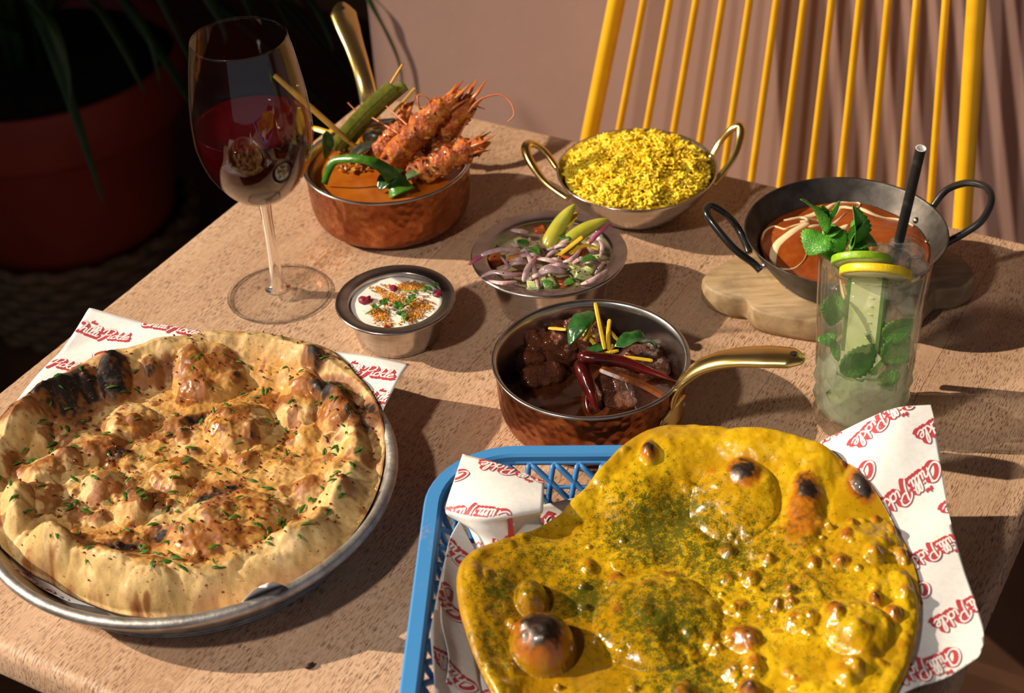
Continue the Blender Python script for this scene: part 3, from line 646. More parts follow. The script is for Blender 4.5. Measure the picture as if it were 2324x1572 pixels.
def leaf(base, tip, wd, m, name, label, cat, group=None, up=(0, 0, 1), arch=.15, fold=.2, wave=.0, n=14, parent=None, shape=1., serr=0., twist=0.):
    base = np.asarray(base, float); tip = np.asarray(tip, float); d, s, u = frame_of(tip-base, up); Ln = np.linalg.norm(tip-base); V = []
    if twist: s, u = s*math.cos(twist)+u*math.sin(twist), u*math.cos(twist)-s*math.sin(twist)
    k = 7
    for i in range(n+1):
        t = i/n; wv = wd*(math.sin(PI*min(1, t**(.75*shape)))**.8)+.0002
        if serr: wv *= 1+serr*((i % 2)*2-1)
        for j in range(k):
            q = (j/(k-1))*2-1; V.append(base+d*Ln*t+s*wv*q+u*(arch*Ln*math.sin(PI*t)+fold*wv*abs(q)+wave*math.sin(t*17+q*2)*abs(q)))
    o = mesh(name, np.array(V), gridF(n+1, k), m, parent); solid(o, .0004)
    if parent is None: tag(o, label, cat, group)
    return o
def chilli(P, r, m, name, label, cat, group=None, n=6, stem=None, wr=0., seed=1):
    P = smoothline(P, n); t = np.linspace(0, 1, len(P)); rr = r*np.clip(np.minimum(.35+t*5, 1)*(1-t**3.2), .06, 1)
    v, f = tube(P, rr, 14)
    if wr: v = v+wr*fbm(v*140, seed)[:, None]*np.random.RandomState(seed).normal(size=3)
    if stem is None: return tag(mesh(name, v, f, m), label, cat, group)
    g = root(name, tuple(P[0]), label, cat, group); mesh('flesh', v, f, m, g)
    d = P[0]-P[1]; d /= np.linalg.norm(d); v, f = tube(np.stack([P[0]-d*.001, P[0]+d*.004, P[0]+d*.008]), [.0016, .0009, .0008], 8); mesh('stalk', v, f, stem, g); return g
def scatter_bits(name, label, cat, pts, size, m, seed, flat=.35, parent=None, normal=None):
    rs = np.random.RandomState(seed); V = []; F = []; k = 0
    base = np.array([(1, 0, 0), (.31, .95, 0), (-.81, .59, 0), (-.81, -.59, 0), (.31, -.95, 0), (0, 0, 1.), (0, 0, -1.)])
    for p in pts:
        a_ = rs.uniform(0, 2*PI); s = size*rs.uniform(.5, 1.4); q = base*np.array([s*rs.uniform(.6, 1.5), s*rs.uniform(.4, .9), s*flat]); q = q+rs.normal(size=q.shape)*s*.12
        tl = rs.uniform(-.6, .6); c_, s_ = math.cos(tl), math.sin(tl); q = np.stack([q[:, 0], q[:, 1]*c_-q[:, 2]*s_, q[:, 1]*s_+q[:, 2]*c_], 1)
        c_, s_ = math.cos(a_), math.sin(a_); q = np.stack([q[:, 0]*c_-q[:, 1]*s_, q[:, 0]*s_+q[:, 1]*c_, q[:, 2]], 1)
        V.append(q+p); F += [(k+i, k+(i+1) % 5, k+5) for i in range(5)]+[(k+(i+1) % 5, k+i, k+6) for i in range(5)]; k += 7
    o = mesh(name, np.concatenate(V), F, m, parent, smooth=False)
    if parent is None: tag(o, label, cat, kind='stuff')
    return o

# ---------------------------------------------------------------- dark meat curry in the front saucepan
def q6(x, y, z): return at(1080+x/2.905, 620+y/2.905, z)
GZ = .0165
v, f = disc(PA, .0572, GZ, amp=.0022, sc=70, seed=2, depth=.009); tag(mesh('dark_curry_gravy', v, f, M_gravy_d), 'dark brown gravy in the front copper saucepan', 'gravy')
def meatchunk(parts, seed, label):
    vs_ = []
    for (x, y, z, a_, b_, h_) in parts: vs_.append(blob(q6(x, y, z), (a_, b_, h_), seed+len(vs_), .42, 150, 56, 36))
    V, F = join(*vs_); return tag(mesh('lamb_piece', V, F, M_meat), label, 'meat', 'meat pieces in the dark curry')
meatchunk([(370, 480, .0225, .0165, .0150, .0165), (345, 560, .020, .015, .012, .010), (405, 400, .026, .012, .010, .0125)], 11, 'large glossy dark meat piece at the left of the saucepan')
meatchunk([(560, 500, .0235, .0150, .0135, .0155), (600, 430, .027, .0125, .0110, .013)], 21, 'glossy dark meat piece under the green curry leaf in the saucepan')
meatchunk([(430, 680, .0200, .0150, .0095, .0085), (500, 650, .0205, .010, .009, .0085)], 31, 'flat dark meat piece nearest the left rim of the saucepan')
meatchunk([(760, 470, .0240, .0155, .0130, .0150), (770, 350, .028, .011, .0085, .0110)], 41, 'dark meat piece under the ginger batons in the saucepan')
meatchunk([(1080, 560, .0200, .0165, .0120, .0100), (1180, 620, .0185, .011, .010, .008)], 51, 'dark meat piece below the right curry leaf in the saucepan')
meatchunk([(900, 760, .0185, .0120, .0150, .0105), (960, 830, .018, .010, .010, .008)], 61, 'dark meat piece beside the brown spice bark in the saucepan')
chilli([q6(672, 545, .040), q6(780, 560, .041), q6(950, 580, .040), q6(1130, 640, .037), q6(1330, 715, .033)], .0046, M_dchili, 'dried_chilli', 'long dried red chilli leaning on the right rim of the saucepan', 'chilli', 'dried chillies in the dark curry', wr=.0012, seed=4)
chilli([q6(682, 580, .037), q6(710, 660, .035), q6(760, 790, .028), q6(805, 920, .021)], .0050, M_dchili, 'dried_chilli', 'dark dried chilli standing at the front of the saucepan', 'chilli', 'dried chillies in the dark curry', wr=.0012, seed=5)
chilli([q6(745, 770, .024), q6(735, 840, .021), q6(745, 925, .018)], .0026, M_dchili, 'dried_chilli', 'small red chilli shred beside the dark standing chilli', 'chilli', 'dried chillies in the dark curry', seed=6)
stick([q6(825, 630, .037), q6(980, 690, .035), q6(1110, 740, .031), q6(1245, 815, .026)], .0072, .0040, M_brownstick, 'spice_bark', 'curled strip of brown spice bark in the saucepan', 'spice')
gl = 'thin yellow ginger baton piled on the dark meat curry'; gg = 'ginger batons on the dark curry'
for P in ([(480, 362, .043), (595, 372, .045)], [(788, 195, .064), (815, 330, .057), (850, 500, .045)], [(760, 268, .056), (775, 310, .055), (730, 400, .050), (712, 447, .047)], [(655, 385, .046), (740, 420, .046), (825, 525, .042)],
          [(690, 350, .047), (790, 420, .047)], [(855, 350, .051), (945, 450, .045)], [(882, 305, .054), (872, 400, .050), (878, 505, .044)], [(848, 525, .043), (940, 510, .043)], [(925, 550, .042), (1050, 560, .041), (1165, 576, .039)], [(900, 470, .045), (870, 545, .042)]):
    stick([q6(*p) for p in P], .0030, .0022, M_ginger, 'ginger_baton', gl, 'ginger', gg)
leaf(q6(780, 245, .056), q6(612, 480, .046), .0075, M_curryleaf, 'curry_leaf', 'shiny curry leaf draped left of the ginger batons', 'leaf', 'curry leaves on the dark curry', arch=.22, fold=-.25, wave=.0008)
leaf(q6(910, 490, .046), q6(1200, 495, .038), .0068, M_curryleaf, 'curry_leaf', 'curled curry leaf right of the ginger batons', 'leaf', 'curry leaves on the dark curry', arch=.22, fold=.35, wave=.0012)
leaf(q6(870, 480, .044), q6(700, 560, .040), .004, M_curryleaf, 'curry_leaf', 'small curry leaf tucked under the ginger batons', 'leaf', 'curry leaves on the dark curry', arch=.1)

# ---------------------------------------------------------------- prawn curry in the rear pot
def q2(x, y, z): return at(640+x/3.143, 120+y/3.143, z)
v, f = disc(PB, .0608, .0425, amp=.0012, sc=80, seed=5, depth=.02); tag(mesh('orange_curry', v, f, M_gravy_o), 'orange prawn curry gravy filling the rear copper pot', 'curry')
M_dbits = noisy('dark_masala', (.03, .02, .010), (.12, .015, .008), 140, .3, coat=.3)
def prawn(P, r, seed, label, whisk=()):
    P = smoothline([q2(*p) for p in P], 6); t = np.linspace(0, 1, len(P)); g = root('prawn', tuple(P[0]), label, 'prawn', 'prawns standing in the orange curry')
    rr = r*np.interp(t, [0, .15, .35, .6, .75, .9, 1], [.85, 1.05, 1.0, .95, .85, .45, .08]); rr = rr*(1+.10*np.sin(t*38))
    v, f = tube(P, rr, 18, flat=1.1); v = v+.0085*np.stack([fbm(v*260, seed), fbm(v*260, seed+3), fbm(v*260, seed+5)], 1); mesh('body', v, f, M_prawn, g)
    d, s, u = frame_of(P[-1]-P[-12])
    for k, (ds, du, ln) in enumerate(((.3, .35, .030), (-.35, .25, .026), (.12, -.45, .020), (-.15, .5, .022), (.5, -.1, .018))):
        b0 = P[-9]+s*ds*r+u*du*r; v, f = tube(np.stack([b0, b0+d*ln*.6+s*ds*.004, b0+d*ln+s*ds*.007+u*du*.006]), [.0026, .0019, .0003], 7, flat=.6); mesh('rostrum' if k == 0 else 'head_spike', v, f, M_prawnshell, g)
    rs = random.Random(seed)
    for k in range(6):
        b0 = P[len(P)//2+k*2-3]-u*r*.4; sd = 1 if k % 2 else -1; e = b0+s*sd*rs.uniform(.006, .012)+u*rs.uniform(-.004, .008)+d*rs.uniform(.004, .012)
        v, f = tube(np.stack([b0, (b0+e)/2+u*.004, e]), [.0009, .0007, .0004], 6); mesh('leg', v, f, M_prawnshell, g)
    for wpts in whisk:
        W = smoothline([q2(*p) for p in wpts], 6); v, f = tube(W, np.linspace(.00085, .00045, len(W)), 6); mesh('antenna', v, f, M_prawnshell, g)
    pts = []; rs = np.random.RandomState(seed)
    for k in range(70):
        i = rs.randint(2, int(len(P)*.8)); a_ = rs.uniform(0, 2*PI); d_, s_, u_ = frame_of(P[min(i+1, len(P)-1)]-P[i-1]); pts.append(P[i]+(s_*math.cos(a_)+u_*math.sin(a_))*rr[i]*1.05)
    b = scatter_bits('masala_bits', None, None, pts[::2], .0021, M_bits, seed, .6, parent=g); b['kind'] = 'stuff'
    b = scatter_bits('dark_masala_bits', None, None, pts[1::2], .0020, M_dbits, seed+1, .6, parent=g); b['kind'] = 'stuff'
    return g
prawn([(780, 800, .046), (840, 710, .060), (950, 585, .076), (1060, 470, .088), (1180, 365, .097), (1290, 285, .102)], .0098, 3, 'largest masala prawn leaning back with its head up',
      ([(1000, 440, .09), (975, 370, .10), (972, 300, .106), (1040, 325, .104), (1055, 370, .099)], [(900, 520, .085), (800, 430, .088), (700, 340, .09)], [(840, 580, .07), (640, 460, .072), (540, 420, .074), (470, 355, .078)]))
prawn([(1060, 690, .055), (1130, 590, .070), (1230, 470, .084), (1310, 390, .092), (1365, 305, .098)], .0088, 13, 'masala prawn with one long curled antenna over the table',
      ([(1330, 420, .093), (1390, 350, .099), (1460, 312, .103), (1560, 300, .105), (1632, 355, .101), (1655, 440, .095), (1610, 492, .090)], [(1240, 640, .07), (1290, 540, .08), (1330, 470, .086)]))
prawn([(930, 870, .046), (1060, 815, .054), (1200, 745, .062), (1330, 685, .068), (1490, 628, .074)], .0092, 23, 'lowest masala prawn pointing to the right of the pot', ([(1220, 700, .068), (1300, 655, .073), (1390, 605, .078)],))
prawn([(640, 760, .044), (720, 690, .054), (790, 600, .063), (850, 520, .070), (900, 360, .080)], .0070, 33, 'dark masala prawn at the back of the pot', ())
leaf(q2(470, 760, .050), q2(730, 640, .056), .0062, leafmat('charred_leaf', (.03, .035, .02), (.07, .07, .05), .3, coat=.3), 'bay_leaf', 'dark oily leaf lying against the largest prawn', 'leaf', arch=.1)
P = smoothline([q2(*p) for p in ((308, 935, .045), (335, 850, .056), (385, 775, .064), (520, 762, .069), (640, 785, .068), (740, 850, .060), (800, 930, .050), (835, 1010, .0455))], 5)
T = np.gradient(P, axis=0); T /= np.linalg.norm(T, axis=1)[:, None]; tt = np.linspace(0, 1, len(P)); S = np.cross(T, np.array([.0, -.8, .6])); S /= np.linalg.norm(S, axis=1)[:, None]
wv = np.interp(tt, [0, .2, .5, .8, 1], [.0030, .0040, .0038, .0075, .0130]); V = np.stack([P-S*wv[:, None], P, P+S*wv[:, None]*.6], 1).reshape(-1, 3)
tag(solid(mesh('leaf_ribbon', V, gridF(len(P), 3), M_lime_leaf), .0008), 'bright green leaf ribbon arching over the orange curry', 'leaf')
for P, wd, lab in (([(365, 700, .044), (470, 560, .062), (600, 420, .082), (740, 290, .100), (790, 245, .106)], .0060, 'wide olive leaf blade standing at the back of the pot'), ([(430, 690, .044), (580, 500, .066), (730, 350, .088), (868, 232, .108)], .0048, 'second olive leaf blade beside the upright brass handle')):
    P = smoothline([q2(*p) for p in P], 5); d, s, u = frame_of(P[-1]-P[0], (.25, -.75, .6)); V = np.stack([P-s*wd, P-u*wd*.4, P+s*wd], 1).reshape(-1, 3); tag(solid(mesh('pandan_leaf', V, gridF(len(P), 3), M_pandan), .0008), lab, 'leaf')
stick([q2(-55, 160, .105), q2(545, 690, .046)], .0058, .0042, M_lemongrass, 'lemongrass_stalk', 'thick lemongrass stalk leaning left across the wine glass', 'lemongrass')
stick([q2(862, 78, .118), q2(560, 570, .056), q2(480, 690, .046)], .0036, .0026, M_lemongrass, 'lemongrass_stalk', 'thin lemongrass stalk leaning right by the upright brass handle', 'lemongrass')
stick([q2(950, 250, .098), q2(880, 330, .090), q2(790, 430, .078)], .0030, .0022, M_lemongrass, 'lemongrass_stalk', 'short lemongrass stalk behind the prawns', 'lemongrass')
stick([q2(220, 535, .046), q2(430, 600, .047), q2(560, 640, .046)], .0060, .004, M_ginger, 'ginger_slice', 'long yellow ginger slice at the back left of the orange curry', 'ginger')
leaf(q2(318, 555, .062), q2(305, 755, .043), .0052, M_curryleaf, 'curry_leaf', 'small upright curry leaf at the left rim of the pot', 'leaf', arch=.1, twist=.9)
leaf(q2(690, 980, .045), q2(880, 830, .052), .0075, M_curryleaf, 'curry_leaf', 'dark curry leaf behind the bright green ribbon', 'leaf', arch=.15)
leaf(q2(850, 950, .046), q2(1060, 850, .052), .0048, leafmat('dusty_leaf', (.07, .13, .04), (.14, .2, .09), .3, coat=.4), 'curry_leaf', 'pale glossy curry leaf under the lowest prawn', 'leaf', arch=.2)
tag(scatter_bits('masala_crumbs', 'red and brown masala crumbs floating on the orange curry', 'masala', [q2(random.gauss(560, 90), random.gauss(780, 40), .0445) for _ in range(70)], .0022, M_bits, 3, .5), kind='stuff')
v, f = blob(q2(690, 620, .052), (.012, .010, .011), 9, .3, 110); tag(mesh('herb_clump', v, f, noisy('herb_paste', (.02, .03, .012), (.10, .05, .02), 220, .3, .6, 300, coat=.3)), 'dark herb and masala clump behind the largest prawn', 'herbs')

# ---------------------------------------------------------------- rice
def ricez(r): return .0345+.0135*np.clip(1-(r/.056)**2, 0, 1)
th_ = np.arange(72)*2*PI/72
prof = [(r, ricez(r)-.0012) for r in np.linspace(0.0, .0555, 14)][::-1]
V, F = lathe(np.array([(.045, .018), (.0552, .030)]+prof), RC, 72); V[:, 2] += .002*fbm(V*130, 3)
rs = np.random.RandomState(4); NR = 4200
cyl = []; 
for i, (t, rr) in enumerate(((0, .15), (.12, .75), (.5, 1.), (.88, .8), (1, .15))):
    for k in range(6): cyl.append((t-.5, rr*math.cos(k*PI/3), rr*math.sin(k*PI/3)))
cyl = np.array(cyl); cf = gridF(5, 6, False, True)
rad = np.sqrt(rs.uniform(0, 1, NR))*.0548; an = rs.uniform(0, 2*PI, NR); clump = fbm(np.c_[rad*np.cos(an)*150, rad*np.sin(an)*150, np.zeros(NR)], 8)
ctr = np.stack([RC[0]+rad*np.cos(an), RC[1]+rad*np.sin(an), ricez(rad)+rs.uniform(-.0012, .0028, NR)+clump*.014], 1)
az = rs.uniform(0, 2*PI, NR); el = rs.normal(0, .45, NR); ln = rs.uniform(.0052, .0078, NR); wd = rs.uniform(.0009, .00118, NR)
D = np.stack([np.cos(az)*np.cos(el), np.sin(az)*np.cos(el), np.sin(el)], 1); S = np.stack([-np.sin(az), np.cos(az), 0*az], 1); U = np.cross(D, S)
bend = (cyl[:, 0]**2)[None, :, None]*U[:, None]*(rs.normal(0, .0022, NR))[:, None, None]
G = ctr[:, None]+D[:, None]*(cyl[:, 0][None, :, None]*ln[:, None, None])+S[:, None]*(cyl[:, 1][None, :, None]*wd[:, None, None])+U[:, None]*(cyl[:, 2][None, :, None]*wd[:, None, None])+bend
GF = (cf[None]+(np.arange(NR)*30)[:, None, None]).reshape(-1, 4)
rt = root('yellow_rice', (RC[0], RC[1], .018), 'mound of saffron yellow rice in the steel karahi', 'rice', kind='stuff')
mesh('rice_bed', V, F, M_riceb, rt); mesh('rice_grains', G.reshape(-1, 3), GF, M_rice, rt)['kind'] = 'stuff'

# ---------------------------------------------------------------- yoghurt
v, f = disc(YC, .0322, .0272, n=64, rings=16, amp=.0022, sc=90, seed=6, depth=.015); tag(mesh('yoghurt', v, f, M_yog), 'white yoghurt filling the small steel bowl', 'yoghurt')
def q5(x, y, z=.0258): return at(700+x/3.417, 560+y/3.417, z+.0025)
pts = []; rs = np.random.RandomState(9)
for cx_, cy_, sx, sy, n_ in ((790, 310, 110, 30, 260), (560, 330, 60, 25, 70), (650, 400, 90, 40, 170), (830, 450, 90, 45, 200), (560, 530, 70, 50, 220), (800, 540, 60, 40, 160), (930, 470, 40, 40, 40), (620, 600, 60, 15, 40)):
    for k in range(n_): pts.append(q5(rs.normal(cx_, sx*.55), rs.normal(cy_, sy*.6)))
pts = [p for p in pts if np.hypot(p[0]-YC[0], p[1]-YC[1]) < .0295]
scatter_bits('ground_spice', 'orange ground spice sprinkled over the white yoghurt', 'spice', pts, .00095, M_spice, 5, .7)
for (x, y), lab, s_ in (((440, 410), 'largest dried rose petal at the left of the yoghurt', .0038), ((655, 315), 'dark dried rose petal at the back of the yoghurt', .0028), ((1000, 360), 'dried rose petal at the right edge of the yoghurt', .0030), ((605, 625), 'tiny dried rose petal at the front rim of the yoghurt', .0018)):
    p = q5(x, y, .0268); v, f = blob(p, (s_*1.3, s_, s_*.55), x, .5, 500, 16, 10, x); tag(mesh('rose_petal', v, f, M_petal), lab, 'petal', 'rose petals on the yoghurt')
def coriander(base, tip, lobes, label, sc=1., group=None):
    base = np.array(base); tip = np.array(tip); g = root('coriander_sprig', tuple(base), label, 'coriander', group); d, s, u = frame_of(tip-base); Ln = np.linalg.norm(tip-base)
    v, f = tube(np.linspace(base, tip, 5), .0006*sc, 6); mesh('stalk', v, f, M_cori2, g)
    for t, a_, ln, wd in lobes:
        b0 = base+d*Ln*t; e = b0+(d*math.cos(a_)+s*math.sin(a_))*ln*sc+u*.0008; leaf(b0, e, wd*sc, M_cori, 'leaflet', None, None, parent=g, arch=.12, fold=.3, n=7, serr=.25)
LB = ((1., 0, .006, .0024), (.9, .8, .005, .002), (.9, -.8, .005, .002), (.5, .9, .0045, .0018), (.5, -.9, .0045, .0018), (.25, 1.1, .004, .0016))
coriander(q5(745, 590, .0275), q5(700, 470, .029), LB, 'coriander sprig lying at the front of the yoghurt')
coriander(q5(735, 470, .0275), q5(800, 405, .029), LB, 'coriander sprig lying at the middle of the yoghurt', .8)
coriander(q5(440, 520, .0275), q5(580, 440, .029), LB[:5], 'coriander sprig below the largest rose petal', .9)
coriander(q5(720, 350, .0275), q5(910, 335, .029), LB[:4], 'coriander sprig at the back right of the yoghurt', .8)
coriander(q5(900, 280, .0265), q5(980, 300, .0275), LB[:3], 'coriander tip at the far rim of the yoghurt', .7)

# ---------------------------------------------------------------- salad
def q3(x, y, z): return at(1140+x/3.143, 200+y/3.143, z)
v, f = disc(SC, .0425, .0345, n=48, rings=8, amp=.006, sc=90, seed=8, depth=.014); tag(mesh('salad_bed', v, f, noisy('chopped_salad', (.50, .30, .20), (.52, .50, .24), 130, .3, .5, 200, coat=.3)), 'finely chopped salad at the bottom of the steel bowl', 'salad')
def chunk(c, s, m, name, label, cat, seed, group=None, skin=None):
    rs = np.random.RandomState(seed); v, f = box((0, 0, 0), s); v = v+rs.normal(size=v.shape)*min(s)*.12; a_ = rs.uniform(0, PI); tl = rs.uniform(-.7, .7)
    v = np.stack([v[:, 0], v[:, 1]*math.cos(tl)-v[:, 2]*math.sin(tl), v[:, 1]*math.sin(tl)+v[:, 2]*math.cos(tl)], 1); v = np.stack([v[:, 0]*math.cos(a_)-v[:, 1]*math.sin(a_), v[:, 0]*math.sin(a_)+v[:, 1]*math.cos(a_), v[:, 2]], 1)+np.array(c)
    if skin is None: o = mesh(name, v, f, m); bevel(o, min(s)*.22, 2); return tag(o, label, cat, group)
    g = root(name, tuple(c), label, cat, group); o = mesh('flesh', v, f, m, g); bevel(o, min(s)*.18, 2)
    e = v[[0, 2, 6, 4]]; n_ = np.cross(e[1]-e[0], e[3]-e[0]); n_ /= np.linalg.norm(n_); sg = np.sign(((e.mean(0)-v.mean(0))@n_)); V = np.concatenate([e-n_*sg*.0002, e+n_*sg*.0009]); mesh('skin', V, [(0, 1, 2, 3), (4, 7, 6, 5), (0, 4, 5, 1), (1, 5, 6, 2), (2, 6, 7, 3), (3, 7, 4, 0)], skin, g, smooth=False); return g
for i, ((x, y), s, lab) in enumerate((((-60, 1230), (.011, .009, .008), 'tomato chunk at the left of the salad'), ((265, 1000), (.012, .009, .006), 'tomato chunk behind the upright green chilli'), ((470, 1240), (.013, .010, .008), 'tomato chunk in front of the yellow strips'), ((560, 1190), (.012, .008, .007), 'tomato chunk at the right of the salad'), ((420, 1400), (.010, .008, .006), 'small tomato chunk at the front of the salad'))):
    chunk(q3(x, y, .036), s, M_tomato, 'tomato_chunk', lab, 'tomato', 20+i, 'tomato chunks in the salad')
chunk(q3(105, 1225, .042), (.0105, .009, .0075), M_carrot, 'carrot_chunk', 'orange carrot chunk at the left of the salad', 'carrot', 31)
for i, ((x, y), s, lab) in enumerate((((545, 1310), (.018, .013, .0045), 'large cucumber slice at the front right of the salad'), ((640, 1250), (.016, .007, .007), 'cucumber wedge by the right wall of the salad bowl'), ((325, 1385), (.012, .009, .006), 'cucumber chunk at the front of the salad'), ((230, 1400), (.011, .009, .006), 'pale cucumber chunk at the front left of the salad'), ((500, 940), (.011, .009, .006), 'cucumber chunk between the two green chillies'), ((120, 1110), (.011, .006, .005), 'cucumber sliver at the back left of the salad'))):
    chunk(q3(x, y, .040), s, M_cucf, 'cucumber_piece', lab, 'cucumber', 40+i, 'cucumber pieces in the salad', skin=M_cucs)
chilli([q3(320, 1180, .040), q3(350, 1090, .047), q3(410, 980, .055), q3(470, 890, .063), q3(520, 825, .068)], .0068, M_pchili, 'green_chilli', 'upright pickled green chilli in the salad', 'chilli', 'pickled chillies in the salad', stem=M_pchili)
chilli([q3(410, 1160, .041), q3(480, 1090, .047), q3(570, 1020, .052), q3(680, 965, .056), q3(755, 932, .058)], .0062, M_pchili, 'green_chilli', 'slanting pickled green chilli at the right of the salad', 'chilli', 'pickled chillies in the salad', stem=M_pchili)
for P, lab in (([(385, 1205, .045), (480, 1130, .050), (570, 1060, .055)], 'broad yellow ginger strip in front of the green chillies'), ([(480, 1180, .046), (590, 1120, .049), (685, 1148, .047)], 'bent yellow ginger strip at the right of the salad'), ([(470, 990, .056), (530, 890, .060)], 'yellow ginger strip behind the upright green chilli'), ([(590, 1075, .053), (605, 1085, .052)], 'yellow ginger tip over the slanting green chilli')):
    stick([q3(*p) for p in P], .0042, .0016, M_ginger, 'ginger_strip', lab, 'ginger', 'ginger strips in the salad')
def onion(P, w_, t_, m, lab='arched slice of red onion in the salad bowl', grp='onion slices in the salad'):
    P = smoothline([q3(*p) for p in P], 5); t = np.linspace(0, 1, len(P)); v, f = tube(P, .62*w_*(.35+.65*np.sin(PI*t)**.7), 8, flat=.42, up=(.3, -.5, .8)); tag(mesh('onion_slice', v, f, m), lab, 'onion', grp)
onion([(-220, 1240, .046), (-120, 1180, .052), (20, 1150, .052), (160, 1185, .046)], .0030, .0012, M_onion)
onion([(-240, 1260, .047), (-180, 1215, .050), (-110, 1180, .051)], .0026, .0013, M_onion2, 'purple onion tip poking over the left rim of the salad bowl', None)
onion([(-150, 1345, .045), (-60, 1310, .049), (60, 1330, .048), (150, 1320, .045)], .0030, .0013, M_onion)
onion([(-100, 1370, .044), (0, 1390, .047), (110, 1380, .046)], .0028, .0013, M_onion)
onion([(200, 1060, .047), (180, 1150, .050), (210, 1250, .050), (240, 1330, .047), (260, 1430, .043)], .0034, .0014, M_onion)
onion([(250, 1200, .050), (180, 1290, .051), (150, 1380, .047)], .0036, .0015, M_onion)
onion([(250, 1215, .050), (330, 1225, .052), (410, 1260, .050)], .0032, .0014, M_onion)
onion([(260, 1320, .048), (330, 1290, .052), (450, 1310, .048)], .0055, .0020, M_onion)
onion([(220, 1090, .048), (255, 1130, .050), (300, 1190, .048)], .0026, .0012, M_onion)
onion([(310, 1205, .049), (360, 1170, .051), (400, 1160, .050)], .0024, .0011, M_onion)
onion([(615, 1120, .047), (680, 1040, .052), (770, 965, .055)], .0028, .0013, M_onion2, 'purple onion slice beside the slanting green chilli', None)
onion([(700, 1210, .044), (715, 1130, .050), (690, 1080, .050)], .0028, .0013, M_onion)
onion([(560, 1400, .044), (660, 1360, .047), (760, 1290, .046)], .0030, .0014, M_onion)
onion([(430, 1240, .047), (500, 1215, .050), (560, 1150, .049)], .0026, .0012, M_onion)
onion([(60, 1010, .046), (130, 1020, .048), (190, 1030, .046)], .0034, .0014, M_onion)
onion([(-10, 1200, .046), (40, 1270, .048), (0, 1290, .046)], .0024, .0011, M_onion)
onion([(60, 1100, .046), (100, 1120, .048), (150, 1110, .047)], .0030, .0013, M_onion)
onion([(660, 1330, .045), (700, 1270, .049), (735, 1240, .049)], .0020, .0010, M_onion)
rq = random.Random(3)
for k in range(34):
    x, y = rq.uniform(-60, 640), rq.uniform(1110, 1400); a_ = rq.uniform(-.6, .6); ln = rq.uniform(60, 130); z = .044+rq.uniform(-.003, .003)
    if np.hypot(*(q3(x, y, z)[:2]-SC)) > .036: continue
    onion([(x-ln*math.cos(a_), y-ln*math.sin(a_)*.6, z-.002), (x, y-25, z+.004), (x+ln*math.cos(a_), y+ln*math.sin(a_)*.6, z-.002)], .0028, .0012, M_onion)
pts = [q3(random.uniform(-60, 740), random.uniform(1120, 1420), .047+random.uniform(-.003, .003)) for _ in range(150)]
scatter_bits('black_pepper', 'coarse black pepper scattered over the salad', 'pepper', pts, .0007, M_crumb, 3, .8)
for (x, y, x2, y2), lab in (((140, 1130, 165, 1080), 'coriander leaf at the left of the salad'), ((190, 1140, 265, 1190), 'coriander leaf lying over the onion slices'), ((440, 1400, 520, 1390), 'coriander leaf at the front of the salad'), ((300, 1420, 360, 1380), 'coriander leaf at the front left of the salad'), ((560, 1240, 680, 1225), 'coriander leaf at the right of the salad'), ((440, 1090, 460, 1050), 'coriander leaf between the two green chillies')):
    leaf(q3(x, y, .050), q3(x2, y2, .052), .0042, M_cori, 'coriander_leaf', lab, 'coriander', 'coriander leaves in the salad', arch=.15, serr=.15)

# ---------------------------------------------------------------- red butter curry in the iron pan
def q4(x, y, z): return at(1540+x/2.183, 300+y/2.183, z)
CZ = .0375
n = 96; th_ = np.arange(n)*2*PI/n; rings = 40; V = []; lumps = [(q4(620, 500, .045), .034, .0085), (q4(1060, 470, .045), .024, .006), (q4(880, 380, .044), .022, .004)]
def curryz(x, y):
    z = CZ+.0016*fbm(np.c_[x*110, y*110, 0*x], 12)
    for p, r_, h_ in lumps: z = z+h_*np.clip(1-((x-p[0])**2+(y-p[1])**2)/r_**2, 0, 1)**1.2
    return z
R_ = .0590*np.linspace(0, 1, rings+1)[1:]
X = BC[0]+(R_[:, None]*np.cos(th_)).ravel(); Y = BC[1]+(R_[:, None]*np.sin(th_)).ravel(); Z = curryz(X, Y)
V = np.stack([X, Y, Z], 1); V = np.concatenate([V, [[BC[0], BC[1], curryz(BC[:1], BC[1:])[0]]], np.stack([BC[0]+.0455*np.cos(th_), BC[1]+.0455*np.sin(th_), 0*th_+.0232], 1)])
F = [tuple(q) for q in gridF(rings, n, False, True)]+[(rings*n, k, (k+1) % n) for k in range(n)]+[((rings-1)*n+k, rings*n+1+k, rings*n+1+(k+1) % n, (rings-1)*n+(k+1) % n) for k in range(n)]+[tuple(rings*n+1+k for k in reversed(range(n)))]
tag(mesh('red_curry', V, F, M_gravy_b), 'smooth red chicken curry filling the iron balti pan', 'curry')
def drizzle(P, wd, label):
    P = np.array([q4(x, y, .041)[:2] for x, y in P]); P = smoothline(P, 6); N_ = len(P); t = np.linspace(0, 1, N_); w_ = 1.35*wd*(.55+.45*np.sin(t*9+wd*3000))*np.clip(np.minimum(t, 1-t)*10+.25, 0, 1)
    T = np.gradient(P, axis=0); T /= np.linalg.norm(T, axis=1)[:, None]; S = np.stack([-T[:, 1], T[:, 0]], 1); rows = []
    for q, dz in ((-1, -.0006), (-.6, .0004), (0, .0009), (.6, .0004), (1, -.0006)):
        xy = P+S*(w_*q)[:, None]; rr = np.hypot(xy[:, 0]-BC[0], xy[:, 1]-BC[1]); xy = BC+(xy-BC)*np.minimum(1, .0578/np.maximum(rr, 1e-6))[:, None]; rows.append(np.c_[xy, curryz(xy[:, 0], xy[:, 1])+dz])
    tag(mesh('cream_drizzle', np.stack(rows, 1).reshape(-1, 3), gridF(N_, 5), M_cream), label, 'cream', 'cream drizzles on the red curry')
